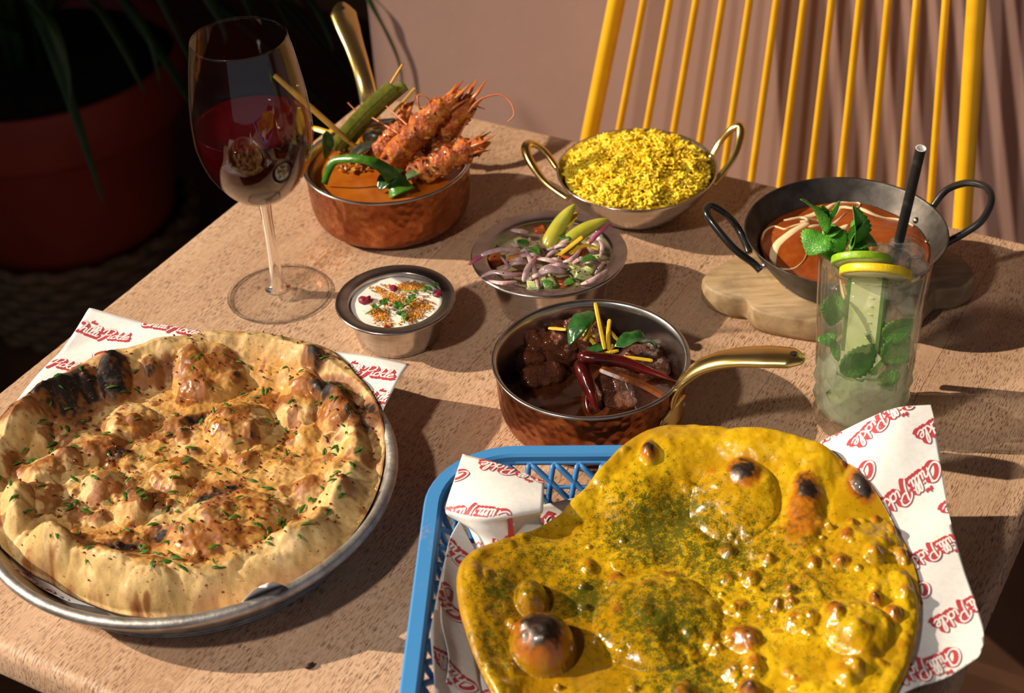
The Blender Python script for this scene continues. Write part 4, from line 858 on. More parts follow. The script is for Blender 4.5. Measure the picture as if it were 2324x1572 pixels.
drizzle([(610, 405), (700, 375), (780, 330), (850, 325), (900, 350), (870, 375), (800, 365), (760, 400), (700, 430), (760, 440), (830, 400)], .0026, 'looping cream drizzle at the back of the red curry')
drizzle([(400, 560), (420, 490), (470, 465), (520, 500), (560, 490), (640, 470), (560, 520), (490, 560), (470, 600), (480, 650), (560, 655), (620, 630), (640, 590)], .0030, 'winding cream drizzle at the left of the red curry')
drizzle([(390, 590), (430, 650), (500, 690), (570, 715), (650, 735)], .0040, 'cream drizzle along the front left edge of the red curry')
drizzle([(900, 375), (960, 400), (1060, 410), (1130, 430), (1165, 455)], .0022, 'cream drizzle at the right of the red curry')
drizzle([(520, 430), (600, 405), (640, 440), (600, 455)], .0022, 'short cream drizzle at the back left of the red curry')
drizzle([(640, 500), (690, 480), (760, 470), (840, 450)], .0020, 'cream drizzle over the chicken lump in the red curry')
# ================================================================== highball drink
M_cutglass = semi('cut_glass', (.99, .995, .99), .86, .14, .0, ior=1.42, f0=.06)
M_cutband = semi('deep_cut_glass', (.99, .995, .99), .50, .50, .0, ior=1.45, f0=.10)
M_milky = semi('cloudy_cordial', (.95, .97, .90), .96, .04, .62, (.88, .92, .74), ior=1.1)
M_clearwall = semi('clear_inner_glass', (.99, .995, .99), 1., .0001, .0, ior=1.1)
M_cloudy = semi('cloudy_lime_soda', (.985, .998, .97), .985, .015, .10, (.90, .94, .78), ior=1.15)
M_iceb = semi('crushed_ice', (.97, .985, .98), .6, .4, .10, (.86, .90, .86), ior=1.31, bm=(230, .8, .002))
HG = np.array([.2215, .8155]); HH = .1275
g = root('highball_glass', (HG[0], HG[1], 0), 'tall cut-glass tumbler of mint and lime drink', 'glass')
zs = np.concatenate([np.linspace(0.0012, .095, 190), np.linspace(.097, HH-.0008, 24)]); ro = np.interp(zs, [0, .006, .03, .06, HH], [.0276, .0292, .0300, .0312, .0342])
def cuts(th, z, r):
    tri = lambda a_: np.abs(a_-np.floor(a_)-.5)*2
    n_ = 14; a1 = tri(n_*th/(2*PI)+z/.0135); a2 = tri(n_*th/(2*PI)-z/.0135); dia = .0020*np.minimum(a1, a2)-.0008
    band = sstep(.006, .009, z)*(1-sstep(.044, .047, z))
    k = 9; ph = (k*th/(2*PI)) % 1.-.5; zc = (z-.066)/.024; lens = np.clip(1-np.abs(zc), 0, 1); wdt = .30*lens; fl = -.0014*np.clip(1-np.abs(ph)/np.maximum(wdt, 1e-4), 0, 1)*(lens > 0)
    ph2 = (k*th/(2*PI)+.5) % 1.-.5; zc2 = (z-.056)/.016; l2 = np.clip(1-np.abs(zc2), 0, 1); fl2 = -.0012*np.clip(1-np.abs(ph2)/np.maximum(.34*l2, 1e-4), 0, 1)*(l2 > 0)
    return (dia*band+fl+fl2)*(r > .02)*(z < .095)
v, f = lathe(np.c_[ro, zs][:112], HG, 336, cuts); mesh('cut_band', v, f, M_cutband, g, smooth=False)
v, f = lathe(np.c_[ro, zs][111:], HG, 336, cuts); mesh('upper_wall', v, f, M_cutglass, g, smooth=False)
rit = lambda z: np.interp(z, [.0, .012, .03, HH], [.020, .0265, .0276, .0322])
zi = np.linspace(HH-.0008, .012, 30)
v, f = lathe(np.concatenate([[[.0342, HH-.0008], [.0340, HH-.0001], [.0334, HH+.0002], [.0327, HH], [.0322, HH-.0008]], np.c_[rit(zi), zi], [[.022, .0088], [.012, .0082], [0, .0081]]]), HG, 128); mesh('inner_wall', v, f, M_clearwall, g)
v, f = lathe([(.0276, .0012), (.0268, .0003), (.018, .0006), (0, .0012)], HG, 96); mesh('glass_base', v, f, M_cutglass, g)
LZ = .1165
zi = np.linspace(.0125, LZ, 24)
v, f = lathe(np.concatenate([[[0, .0086], [.014, .0088], [.023, .0102]], np.c_[rit(zi)-.0004, zi], [[.018, LZ-.0004], [0, LZ-.0004]]]), HG, 96)
ld = root('lime_soda', (HG[0], HG[1], .0086), 'pale cloudy lime soda filling the cut-glass tumbler', 'drink')
mesh('clear_soda', v, f, M_cloudy, ld)
zi = np.linspace(.0135, .040, 12)
v, f = lathe(np.concatenate([[[0, .0096], [.014, .0098], [.022, .0112]], np.c_[rit(zi)-.0016, zi], [[.022, .046], [.012, .049], [0, .050]]]), HG, 64); mesh('cloudy_sediment', v, f, M_milky, ld)
def hq(x, y, z): return at(1540+x/2.183, 300+y/2.183, z)
# ice
rs = random.Random(11)
for i, (x, y, z, s) in enumerate(((1010, 610, .1215, .0085), (1080, 640, .1225, .0095), (1150, 600, .1225, .0085), (1110, 560, .1220, .0080), (1190, 660, .1205, .0075), (1030, 680, .1190, .0085), (1120, 720, .1130, .0095), (1180, 760, .1080, .0085), (1080, 790, .1040, .0090), (1130, 850, .0960, .0090))):
    p = hq(x, y, z); d = p[:2]-HG; rr = np.hypot(*d); lim = rit(z)-s*.9
    if rr > lim: p[:2] = HG+d/rr*lim
    v, f = blob(p, (s, s*.85, s*.75), 60+i, .35, 170, 20, 14, i*1.3); tag(mesh('ice_lump', v, f, M_iceb, smooth=False), 'lump of crushed ice at the right of the lime drink', 'ice', 'crushed ice in the tumbler')
# straw
s0 = np.array([.2185, .806, .014]); s1 = at(2041, 545, .127); s2 = at(2090, 336, .127+.072)
d, s, u = frame_of(s2-s1); g = root('paper_straw', tuple(s1-d*.100), 'black paper straw standing in the lime drink', 'straw')
v, f = tube(np.linspace(s1-d*.100, s2, 12), .0031, 20, cap=False); mesh('straw_tube', v, f, M_straw, g)
v, f = tube(np.linspace(s1-d*.02, s2-d*.0001, 4), .0026, 20, cap=False); mesh('straw_inside', v, f, M_strawin, g)
v0, f0 = [], []
a_ = np.arange(20)*2*PI/20; ring = np.concatenate([s2+(s*np.cos(a_)[:, None]+u*np.sin(a_)[:, None])*.0031, s2+(s*np.cos(a_)[:, None]+u*np.sin(a_)[:, None])*.0026]); mesh('straw_lip', ring, [(k, (k+1) % 20, 20+(k+1) % 20, 20+k) for k in range(20)], M_strawin, g)
# mint sprigs
def mint(name, label, leaves_, stem):
    g = root(name, tuple(hq(*stem[0])), label, 'mint', 'mint in the lime drink'); v, f = tube(smoothline([hq(*p) for p in stem], 4), .0012, 8); mesh('stalk', v, f, M_cori2, g)
    for b0, e, wd, kw in leaves_: leaf(hq(*b0), hq(*e), wd, M_mint, 'leaf', None, None, parent=g, n=18, serr=.07, **kw)
mint('mint_sprig', 'mint sprig rising at the left rim of the lime drink',
     [((722, 500, .136), (603, 333, .168), .0072, dict(arch=.08, fold=.35)), ((716, 480, .138), (709, 362, .160), .0042, dict(arch=.05, fold=.5)), ((728, 470, .139), (798, 340, .164), .0030, dict(arch=-.08, fold=.8)),
      ((722, 505, .135), (640, 610, .126), .0105, dict(arch=.22, fold=.10, twist=.25)), ((735, 505, .135), (815, 600, .126), .0090, dict(arch=.22, fold=.12, twist=-.2)), ((730, 510, .134), (760, 640, .121), .0100, dict(arch=.2, fold=.15)), ((740, 515, .134), (808, 480, .138), .0060, dict(arch=.1, fold=.3))],
     [(800, 700, .108), (745, 590, .122), (720, 490, .137)])
mint('mint_sprig', 'mint sprig with folded upright leaf in the middle of the lime drink',
     [((850, 575, .130), (862, 362, .160), .0085, dict(arch=.12, fold=.55)), ((860, 570, .130), (985, 560, .131), .0105, dict(arch=.25, fold=.25)), ((870, 560, .131), (935, 430, .150), .0095, dict(arch=.15, fold=.25)), ((850, 570, .130), (885, 655, .120), .0062, dict(arch=.2, fold=.25)), ((862, 580, .129), (940, 640, .122), .0085, dict(arch=.18, fold=.2)), ((856, 560, .131), (905, 455, .146), .0050, dict(arch=.02, fold=.6))],
     [(880, 720, .108), (860, 640, .118), (852, 560, .132)])
# citrus slices, seen edge on
def slice_(c, nrm, r, th, rind, flesh, name, label, cat, half=False):
    g = root(name, tuple(c), label, cat); n_ = np.asarray(nrm, float); n_ /= np.linalg.norm(n_); _, s, u = frame_of(n_, (1, 0, 0)); a_ = np.linspace(0, 2*PI, 49)[:-1]
    def ringv(rr, h_): return c+n_*h_+(s*np.cos(a_)[:, None]+u*np.sin(a_)[:, None])*rr
    V = np.concatenate([ringv(r*.90, -th/2), ringv(r*.985, -th/2), ringv(r, -th*.3), ringv(r, th*.3), ringv(r*.985, th/2), ringv(r*.90, th/2)]); mesh('rind', V, gridF(6, 48, False, True), rind, g)
    V = np.concatenate([[c-n_*th*.47], ringv(r*.91, -th*.47), ringv(r*.91, th*.47), [c+n_*th*.47]]); F = [(0, 1+(k+1) % 48, 1+k) for k in range(48)]+[(1+k, 1+(k+1) % 48, 49+(k+1) % 48, 49+k) for k in range(48)]+[(97, 49+k, 49+(k+1) % 48) for k in range(48)]; mesh('flesh', V, F, flesh, g)
    for k in range(8):
        a2 = k*2*PI/8; e = s*math.cos(a2)+u*math.sin(a2); v, f = tube(np.stack([c+n_*th*.47+e*.001, c+n_*th*.47+e*r*.86]), [.0003, .0006], 5); mesh('membrane', v, f, M_yog, g)
slice_(np.array([HG[0]-.001, HG[1]-.008, .1195]), U2*.97+np.array([.10, 0, .0])+FWD*.10, .0215, .0050, M_lemon, M_lemonf, 'lemon_slice', 'yellow lemon slice under the lime slice in the drink', 'lemon')
slice_(np.array([HG[0]-.009, HG[1]-.003, .1255]), U2*.97+FWD*.16+np.array([.05, 0, 0]), .0180, .0045, M_lime, M_limef, 'lime_slice', 'green lime slice at the rim of the drink', 'lime')
# cucumber and mint inside
M_cuclit = noisy('backlit_cucumber_flesh', (.74, .78, .34), (.82, .85, .50), 120, .2)  # lighter copy of the flesh, backlit glow put into its colour
def plank(c, ax, nr, ln, wd, th, label):
    ax = np.asarray(ax, float)/np.linalg.norm(ax); nr = np.asarray(nr, float); nr -= ax*(nr@ax); nr /= np.linalg.norm(nr); sd = np.cross(ax, nr); c = np.asarray(c, float)
    g = root('cucumber_slice', tuple(c-ax*ln/2), label, 'cucumber', 'cucumber slices in the lime drink')
    V = np.array([c+ax*ln*a_/2+sd*wd*b_/2+nr*th*e/2 for a_ in (-1, 1) for b_ in (-1, 1) for e in (-1, 1)]); FB = [(0, 1, 3, 2), (4, 6, 7, 5), (0, 4, 5, 1), (2, 3, 7, 6), (0, 2, 6, 4), (1, 5, 7, 3)]; bevel(mesh('flesh', V, FB, M_cuclit, g, False), .0006, 2)
    for b_ in (-1, 1):
        cc = c+sd*wd*b_/2; V = np.array([cc+ax*ln*a_/2+sd*.0012*q+nr*th*e*.52 for a_ in (-1, 1) for q in (-1, 1) for e in (-1, 1)]); mesh('skin', V, FB, M_cucs, g, False)
    for k in range(7):
        p = c+ax*ln*(-.36+k*.10)+sd*wd*.2+nr*th*.5; V, F = blob(p, (.0006, .0006, .0006), k, 0, 10, 8, 6); V = p+ax*((V-p)@ax)[:, None]+sd*((V-p)@sd)[:, None]*3.4+nr*((V-p)@nr)[:, None]; mesh('seed', V, F, M_limef, g)
plank(hq(922, 905, .085)+np.array([0, .001, 0]), (0, -.02, 1), (-.55, -.85, .0), .062, .0215, .0040, 'upright cucumber slice inside the drink')
plank(hq(890, 1235, .045)+np.array([0, .006, 0]), (.62, .1, .78), (-.5, -.9, .1), .040, .0110, .0035, 'slanting cucumber slice near the bottom of the drink')
plank(np.array([HG[0]+.012, HG[1]-.004, .060]), (-.5, 0, .85), (.2, -1, .1), .036, .0120, .0035, 'dark-skinned cucumber slice at the right inside the drink')
for (x, y, z), (x2, y2, z2), wd, lab in (((770, 800, .098), (755, 960, .078), .0080, 'mint leaf sunk against the left wall of the tumbler'), ((800, 1190, .052), (985, 1050, .066), .0095, 'dark mint leaf across the middle of the drink'), ((700, 1090, .064), (800, 1060, .066), .0080, 'mint leaf low against the left wall of the tumbler'), ((1010, 1020, .072), (1165, 925, .084), .0080, 'bright mint leaf at the right wall of the tumbler'), ((1010, 1130, .058), (1150, 1010, .070), .0095, 'dark mint leaf at the right below the bright one'), ((1020, 1180, .052), (1085, 1285, .042), .0075, 'lowest mint leaf at the right inside the drink'), ((700, 1000, .070), (750, 1060, .066), .0060, 'pale mint leaf touching the left wall of the tumbler')):
    p, q = hq(x, y, z), hq(x2, y2, z2)
    for e in (p, q):
        d = e[:2]-HG; rr = np.hypot(*d); lim = rit(e[2])-.0035
        if rr > lim: e[:2] = HG+d/rr*lim
    leaf(p, q, wd, M_mint, 'mint_leaf', lab, 'mint', 'mint in the lime drink', up=(0, -1, .3), arch=.1, fold=.2, serr=.07, n=18)
# ================================================================== printed greaseproof paper
def stroke_set():
    L_ = {}
    L_['C'] = ([[(1.62, 1.55), (1.55, 1.95), (1.15, 2.15), (.6, 1.85), (.22, 1.15), (.22, .45), (.62, .02), (1.15, .10), (1.6, .5)]], 1.55)
    L_['h'] = ([[(.10, 2.05), (.08, 1.2), (.05, .02)], [(.06, .45), (.3, .92), (.55, .95), (.6, .6), (.58, .2), (.7, .0), (.92, .14)]], .88)
    L_['i'] = ([[(.06, .95), (.04, .4), (.10, .04), (.28, .05), (.42, .25)], [(.10, 1.32), (.14, 1.42)]], .42)
    L_['l'] = ([[(.0, .25), (.28, 1.0), (.40, 1.75), (.28, 2.1), (.10, 1.8), (.06, .8), (.12, .12), (.28, .02), (.46, .22)]], .46)
    L_['P'] = ([[(.42, 2.05), (.40, 1.2), (.30, .2), (.10, -.55)], [(-.15, 1.35), (.0, 1.85), (.5, 2.3), (1.1, 2.3), (1.38, 1.85), (1.15, 1.25), (.7, .95), (.42, 1.02)]], 1.25)
    L_['c'] = ([[(.60, .78), (.42, .97), (.14, .80), (.03, .38), (.18, .03), (.42, .05), (.66, .26)]], .66)
    L_['k'] = ([[(.08, 2.05), (.06, 1.0), (.04, .0)], [(.62, 1.0), (.42, .85), (.10, .52)], [(.22, .60), (.38, .22), (.62, .0), (.9, .15)]], .80)
    L_['e'] = ([[(.06, .42), (.36, .50), (.56, .74), (.42, .98), (.16, .84), (.03, .40), (.20, .03), (.5, .06), (.82, .32)]], .72)
    L_['t'] = ([[(.12, 1.4), (.10, .2), (.25, .02)], [(-.05, .98), (.35, 1.0)]], .42)
    return L_
LS = stroke_set()
def logo_strokes():
    out = []; x = 0.
    for ch_ in 'Chilli':
        for s in LS[ch_][0]: out.append([(x+p[0], p[1]) for p in s])
        x += LS[ch_][1]
    x += .28
    for ch_ in 'Pickle':
        for s in LS[ch_][0]: out.append([(x+p[0], p[1]) for p in s])
        x += LS[ch_][1]
    tot = x; th_ = []; xx = 1.9
    for ch_ in 'the':
        for s in LS[ch_][0]: th_.append([(xx+p[0]*.42, 2.25+p[1]*.36) for p in s])
        xx += LS[ch_][1]*.42
    return out, th_, tot
ST, STT, STW = logo_strokes()
def ribbon(S, w_):
    P = smoothline(np.array(S, float), 4); T = np.gradient(P, axis=0); T /= np.linalg.norm(T, axis=1)[:, None]+1e-9; Nn = np.stack([-T[:, 1], T[:, 0]], 1); t = np.linspace(0, 1, len(P)); ww = w_*np.clip(np.minimum(t, 1-t)*14+.55, 0, 1)
    P[0] -= T[0]*w_*.4; P[-1] += T[-1]*w_*.4
    return np.stack([P-Nn*ww[:, None], P+Nn*ww[:, None]], 1).reshape(-1, 2), gridF(len(P), 2)
def make_logo():
    V = []; F = []; M = []; k = 0; Zl = []
    def add(S, w_, dx, dy, z, m):
        nonlocal k
        v, f = ribbon(S, w_); v = v+np.array([dx, dy]); V.append(v); F.append(f+k); M.extend([m]*len(f)); Zl.append(np.full(len(v), z)); k += len(v)
    for S in ST:
        for j in range(5): add(S, .20, .10*j, -.10*j, .02*j*0+.1*(5-j)/5, 0)
        add(S, .108, 0, 0, .35, 1)
    for S in STT: add(S, .075, 0, 0, .1, 0)
    V = np.concatenate(V); V[:, 1] *= .78; V[:, 0] += V[:, 1]*.25
    return V, np.concatenate(F), np.array(M), np.concatenate(Zl)
LV, LF, LM, LZl = make_logo()
def print_logos(parent, o0, e1, size, anchors, zfun, inside):
    e1 = np.array(e1)/np.linalg.norm(e1); e2 = np.array([-e1[1], e1[0]]); sc = size/STW
    for a_ in anchors:
        xy = np.array(a_)+LV[:, :1]*sc*e1+LV[:, 1:2]*sc*e2
        ok = inside(xy); fk = ok[LF].all(1)
        if fk.sum() < 40: continue
        used = np.unique(LF[fk]); rm = -np.ones(len(LV), int); rm[used] = np.arange(len(used)); X = xy[used]
        V = np.c_[X, zfun(X[:, 0], X[:, 1])+.00035+LZl[used]*.0007]
        mesh('printed_lettering', V, rm[LF[fk]], [M_red, M_white], parent, smooth=False, fm=LM[fk])
def polyin(poly):
    poly = np.asarray(poly)
    def f_(P):
        x, y = P[:, 0], P[:, 1]; r = np.zeros(len(P), bool); j = len(poly)-1
        for i in range(len(poly)):
            xi, yi = poly[i]; xj, yj = poly[j]; c_ = ((yi > y) != (yj > y)) & (x < (xj-xi)*(y-yi)/(yj-yi+1e-12)+xi); r ^= c_; j = i
        return r
    return f_
LA, LBv = np.array([.0362, -.0048]), np.array([.0064, -.0417])      # print repeat, in the tray sheet's directions
def rot2(v_, a_): return np.array([v_[0]*math.cos(a_)-v_[1]*math.sin(a_), v_[0]*math.sin(a_)+v_[1]*math.cos(a_)])

# ================================================================== aluminium plate, its sheet and the garlic naan
DC = np.array([-.2010, .7615]); DR = .1277; DZ = .0335; DK = DR/.1340
g = root('round_plate', (DC[0], DC[1], 0), 'round dull aluminium plate under the charred garlic naan', 'plate')
v, f = lathe(bez(np.array([(0, .0004), (.100, .0004), (.1075, .0016), (.1135, .0075), (.1215, .0205), (.1265, .0275)])*[DK, 1], 5), DC, 128); mesh('plate_body', v, f, M_alu, g)
v, f = lathe(np.concatenate([[[.1265, .0275], [.1300, .0280], [.1330, .0292], [.1340, .0318], [.1330, .0345], [.1300, .0352], [.1272, .0340]], bez([(.1255, .0300), (.1200, .0212), (.1120, .0088), (.1060, .0032), (.098, .0022), (0, .0022)], 5)])*[DK, 1], DC, 128); mesh('plate_rim', v, f, M_alu, g)
p1, p2 = at(203, 700, .042), at(930, 832, .034); ex = (p2-p1)[:2]; eside = np.linalg.norm(ex); ex /= eside; ey = np.array([ex[1], -ex[0]])
def sheetz(x, y):
    r = np.hypot(x-DC[0], y-DC[1]); z = np.interp(r, [0, .104*DK, .112*DK, .122*DK, .134*DK, .148, .165, .19], [.0036, .0036, .0105, .0235, .0362, .0372, .0355, .043])
    p3 = p1[:2]+ex*eside+ey*.224; z = z+.012*sstep(.032, .0, np.hypot(x-p3[0], y-p3[1]))
    return z+.0012*np.sin(x*60+y*45)*sstep(.12, .16, r)+.0006*fbm(np.c_[x*30, y*30, 0*x], 3)
n_ = 90; S_, T_ = np.meshgrid(np.linspace(0, 1, n_), np.linspace(0, 1, n_), indexing='ij')
SH = .224
XY = p1[:2]+ex*(S_*eside)[..., None]+ey*(T_*SH)[..., None]; X, Y = XY[..., 0].ravel(), XY[..., 1].ravel()
sh = root('printed_sheet', (DC[0], DC[1], .004), 'white sheet with red lettering under the garlic naan', 'paper', 'printed greaseproof sheets')
solid(mesh('paper', np.stack([X, Y, sheetz(X, Y)], 1), gridF(n_, n_), M_paper, sh), .00012, -1)
corners = np.array([p1[:2], p1[:2]+ex*eside, p1[:2]+ex*eside+ey*SH, p1[:2]+ey*SH]); cc = corners.mean(0); ins = polyin(cc+(corners-cc)*.997)
dr = math.radians(-21.3+150.7); anc = [np.array([-.3010, .9150])+rot2(LA, dr)*i+rot2(LBv, dr)*j for i in range(-8, 9) for j in range(-8, 9)]
def vis_left(P): r = np.hypot(P[:, 0]-DC[0], P[:, 1]-DC[1]); return ins(P) & (r > .098)
print_logos(sh, None, (math.cos(math.radians(-21.3)), math.sin(math.radians(-21.3))), .0443, anc, sheetz, vis_left)

def bumps_field(X, Y, B, zref, k=.000265):
    """raised bubbles: (px, py, rx px, ry px, tilt deg, height m, char 0..1, char spread)"""
    H = np.zeros_like(X); Cc = np.zeros_like(X)
    for px, py, rx, ry, rt_, h_, c_, cs_ in B:
        p = at(px, py, zref(py) if callable(zref) else zref); a_ = math.radians(rt_); dx = X-p[0]; dy = Y-p[1]
        ux = (dx*math.cos(a_)+dy*math.sin(a_))/(rx*k); uy = (-dx*math.sin(a_)+dy*math.cos(a_))/(ry*k/.64); q = ux*ux+uy*uy
        H = H+h_*(np.clip(1-q, 0, 1)**(.75 if h_ > .0065 else 1.35))*(q < 1)
        if c_ >= .85: cs_ *= 1.22
        if c_: Cc = np.maximum(Cc, c_*(1-sstep(.30, 1.75, np.sqrt(q)/cs_)))
    return H, Cc
def ring_grid(poly, c, nr, nt):
    poly = np.asarray(poly)-c; ang = np.arctan2(poly[:, 1], poly[:, 0]); rad = np.hypot(poly[:, 0], poly[:, 1]); o = np.argsort(ang); ang = ang[o]; rad = rad[o]
    th = np.linspace(-PI, PI, nt, endpoint=False); R = np.interp(th, np.concatenate([ang-2*PI, ang, ang+2*PI]), np.tile(rad, 3)); ker = np.ones(9)/9; R = np.convolve(np.concatenate([R[-4:], R, R[:4]]), ker, 'valid')
    rho = np.linspace(0, 1, nr)**.92; return th, R, rho
def bread(name, label, cat, c, th, R, rho, ztop, zbot, col, m):
    nt, nr = len(th), len(rho)
    X = c[0]+(R[:, None]*rho[None])*np.cos(th)[:, None]; Y = c[1]+(R[:, None]*rho[None])*np.sin(th)[:, None]
    Vt = np.stack([X, Y, ztop], -1).reshape(-1, 3)
    rb = np.array([1., .98, .94, .88, .8, .7, .6, .5, .4, .3, .2, .1, .0]); nb2 = len(rb); Xb = c[0]+(R[:, None]*rb[None])*np.cos(th)[:, None]; Yb = c[1]+(R[:, None]*rb[None])*np.sin(th)[:, None]; Vb = np.stack([Xb, Yb, zbot(Xb, Yb)-np.where(rb > .97, 0, .0016)[None]], -1).reshape(-1, 3)
    F1 = gridF(nt, nr, True); F2 = gridF(nt, nb2, True)[:, ::-1]+len(Vt)
    i = np.arange(nt); j = (i+1) % nt; F3 = np.stack([i*nr+nr-1, len(Vt)+i*nb2, len(Vt)+j*nb2, j*nr+nr-1], 1)
    C_ = np.concatenate([col.reshape(-1, 4), np.tile(np.array([[.45, .22, .07, .7]]), (len(Vb), 1))])
    F = np.concatenate([F1, F2, F3]); o = mesh(name, np.concatenate([Vt, Vb]), F, m, col=C_); return tag(o, label, cat)
NC = np.array([-.208, .772])
outl = [(110, 862), (180, 838), (235, 806), (290, 822), (340, 812), (430, 783), (520, 772), (590, 784), (650, 796), (712, 800), (765, 838), (812, 885), (848, 925), (872, 985), (878, 1050), (866, 1120), (832, 1190), (770, 1258), (690, 1305), (600, 1335), (500, 1358), (400, 1370), (290, 1366), (200, 1340), (110, 1300), (40, 1278), (-40, 1240), (-95, 1170), (-120, 1080), (-90, 990), (-30, 940), (40, 900)]
poly = np.array([at(x, y, .026 if y < 1000 else .018)[:2] for x, y in outl])
th, R, rho = ring_grid(poly, NC, 230, 760)
rmax = np.hypot(NC[0]+R*np.cos(th)-DC[0], NC[1]+R*np.sin(th)-DC[1]); R = R*np.minimum(1, np.interp(np.sin(th), [-.3, .3], [.1165, .1360])/rmax)
RR = R[:, None]*rho[None]; X = NC[0]+RR*np.cos(th)[:, None]; Y = NC[1]+RR*np.sin(th)[:, None]
rp = np.broadcast_to(rho[None], X.shape); P3 = np.stack([X, Y, 0*X], -1)
e = 1-rp; edge = np.sqrt(np.clip(1-(1-np.clip(e/.15, 0, 1))**2, 0, 1))*.97+.03
lump = fbm(np.stack([np.cos(th)*3.2, np.sin(th)*3.2, 0*th], -1), 21, 3); lump2 = fbm(np.stack([np.cos(th)*9, np.sin(th)*9, 0*th], -1), 22, 2)
ringh = np.exp(-((rp-.86)/.10)**2)*(.0100+.022*fbm(P3*26, 21, 2)+.008*fbm(P3*60, 23, 2))
GB = [(254, 832, 40, 38, 0, .0105, 1.25, .85), (135, 882, 85, 40, 30, .0064, 1.2, .95), (15, 950, 45, 30, 30, .006, 1., .9), (80, 925, 55, 30, 20, .005, .65, .7), (203, 846, 28, 22, 0, .005, .75, .8), (333, 815, 36, 26, 0, .006, .6, .55),
      (465, 815, 95, 52, -10, .012, .30, .55), (430, 855, 70, 36, 0, .004, .45, .5), (445, 910, 52, 14, 20, -.004, .95, .9), (675, 868, 62, 60, 0, .010, .12, .5), (653, 885, 14, 14, 0, .001, .6, .8), (714, 802, 24, 20, 0, .0064, 1.15, .9), (748, 862, 40, 38, 60, .009, 1.2, .95), (760, 915, 48, 44, 0, .009, .3, .4),
      (826, 935, 46, 36, 50, .006, 1.05, .85), (847, 990, 26, 20, 0, .004, .55, .7), (848, 1028, 26, 20, 0, .003, .6, .7), (815, 1010, 44, 44, 0, .005, 0, 1), (535, 935, 86, 56, 15, .013, .42, .5), (555, 905, 30, 18, 0, .002, .5, .8), (500, 925, 22, 14, 0, .001, .55, .9), (575, 975, 20, 18, 0, .001, .8, .8), (500, 965, 40, 20, 0, .001, .3, .8),
      (555, 1028, 34, 20, 20, .005, .72, .75), (640, 1000, 55, 36, 0, -.003, 0, 1), (492, 1108, 62, 22, 25, .004, 1.1, .72), (510, 1180, 135, 66, 20, .013, .38, .62), (560, 1120, 30, 14, 0, .001, .5, .9), (480, 1185, 20, 14, 0, .001, .75, .9), (520, 1165, 18, 12, 0, .001, .6, .9), (440, 1210, 26, 14, 20, .001, .6, .9), (560, 1150, 14, 10, 0, .001, .6, .9),
      (300, 1140, 46, 38, 0, .011, .10, 1), (299, 1120, 26, 18, 0, .002, .95, .7), (350, 1112, 26, 18, 0, .003, .92, .8), (395, 1060, 60, 44, 15, .008, .3, .4), (420, 1045, 20, 14, 0, .001, .55, .9), (270, 1222, 62, 18, 12, -.003, 1.15, .8), (350, 1197, 34, 16, 30, -.002, 1.05, .8), (222, 1158, 30, 18, 40, .004, .85, .7), (264, 1017, 40, 12, 10, .003, .9, .7),
      (285, 925, 70, 40, 10, .009, .25, .6), (200, 1010, 90, 30, 22, .009, .28, .7), (110, 1060, 80, 30, 22, .009, .35, .6), (90, 1120, 50, 36, 0, .007, .25, .5), (230, 1090, 50, 40, 0, .007, .3, .4), (20, 1165, 60, 52, 0, .011, .05, .5), (95, 1240, 72, 44, 15, .010, .12, .3), (30, 1060, 36, 30, 0, .003, .7, .6), (170, 960, 60, 40, 30, .006, .2, .6), (60, 980, 60, 40, 20, .008, .15, .5),
      (207, 1325, 30, 24, 80, .004, .62, .5), (330, 1320, 70, 38, 0, .007, .05, .4), (395, 1310, 18, 30, 0, -.002, .28, .6), (470, 1318, 60, 30, 10, .005, .05, .4), (600, 1285, 80, 34, 22, .007, .02, .4), (720, 1230, 80, 50, 35, .009, .02, .4), (800, 1140, 52, 60, 60, .009, .05, .5), (700, 1090, 40, 30, 0, .006, .35, .5), (745, 1060, 36, 26, 0, .005, .12, .5), (640, 1215, 40, 26, 30, .004, .1, .5), (690, 960, 40, 24, 0, .004, .1, .5), (740, 990, 26, 16, 0, .004, .5, .5), (720, 1170, 30, 22, 0, .003, .35, .6)]
rs = np.random.RandomState(31)
for k in range(46):
    a_ = rs.uniform(0, 2*PI); q = math.sqrt(rs.uniform(0, 1))*.82; px = 380+q*430*math.cos(a_); py = 1075+q*240*math.sin(a_); s_ = rs.uniform(8, 20); GB.append((px, py, s_, s_*.7, rs.uniform(0, 90), rs.uniform(.0008, .0025), rs.choice([0, .5, .7, .85]), .8))
for k in range(60):
    a_ = rs.uniform(0, 2*PI); q = rs.uniform(.84, 1.0); s_ = rs.uniform(8, 24); GB.append((385+q*480*math.cos(a_), 1075+q*285*math.sin(a_), s_*1.3, s_*.8, rs.uniform(0, 90), rs.uniform(.0, .0012), rs.choice([.4, .5, .6, .8]), .8))
H, Cc = bumps_field(X, Y, GB, lambda y: np.interp(y, [850, 1000, 1150, 1320], [.046, .032, .030, .036]))
fn = fbm(P3*55, 40, 4); fn2 = fbm(P3*160, 41, 4); fn3 = fbm(P3*420, 42, 3)
inner = .0090+.009*fn+.0018*fn2
def support(r): return np.interp(r, [0, .095, .1067, .116, .1240, .1300, .15], [.0052, .0060, .0130, .0265, .0378, .0392, .040])
rplate = np.hypot(X-DC[0], Y-DC[1])
sp = support(rplate); t0 = np.clip(.0255-sp, .0045, .022)
Zt = sp+edge*(t0+.009*fn+.0018*fn2+ringh*(1-.55*sstep(.105, .125, rplate))+np.maximum(H, -.004)*(1-.35*sstep(.85, .97, rp))+.0004*fn3)
def zb_naan(x, y): return support(np.hypot(x-DC[0], y-DC[1]))-.0006
cream = np.array([.58, .39, .155]); pale = np.array([.70, .53, .28]); gold = np.array([.48, .20, .016]); toast = np.array([.21, .055, .007]); char = np.array([.014, .010, .008])
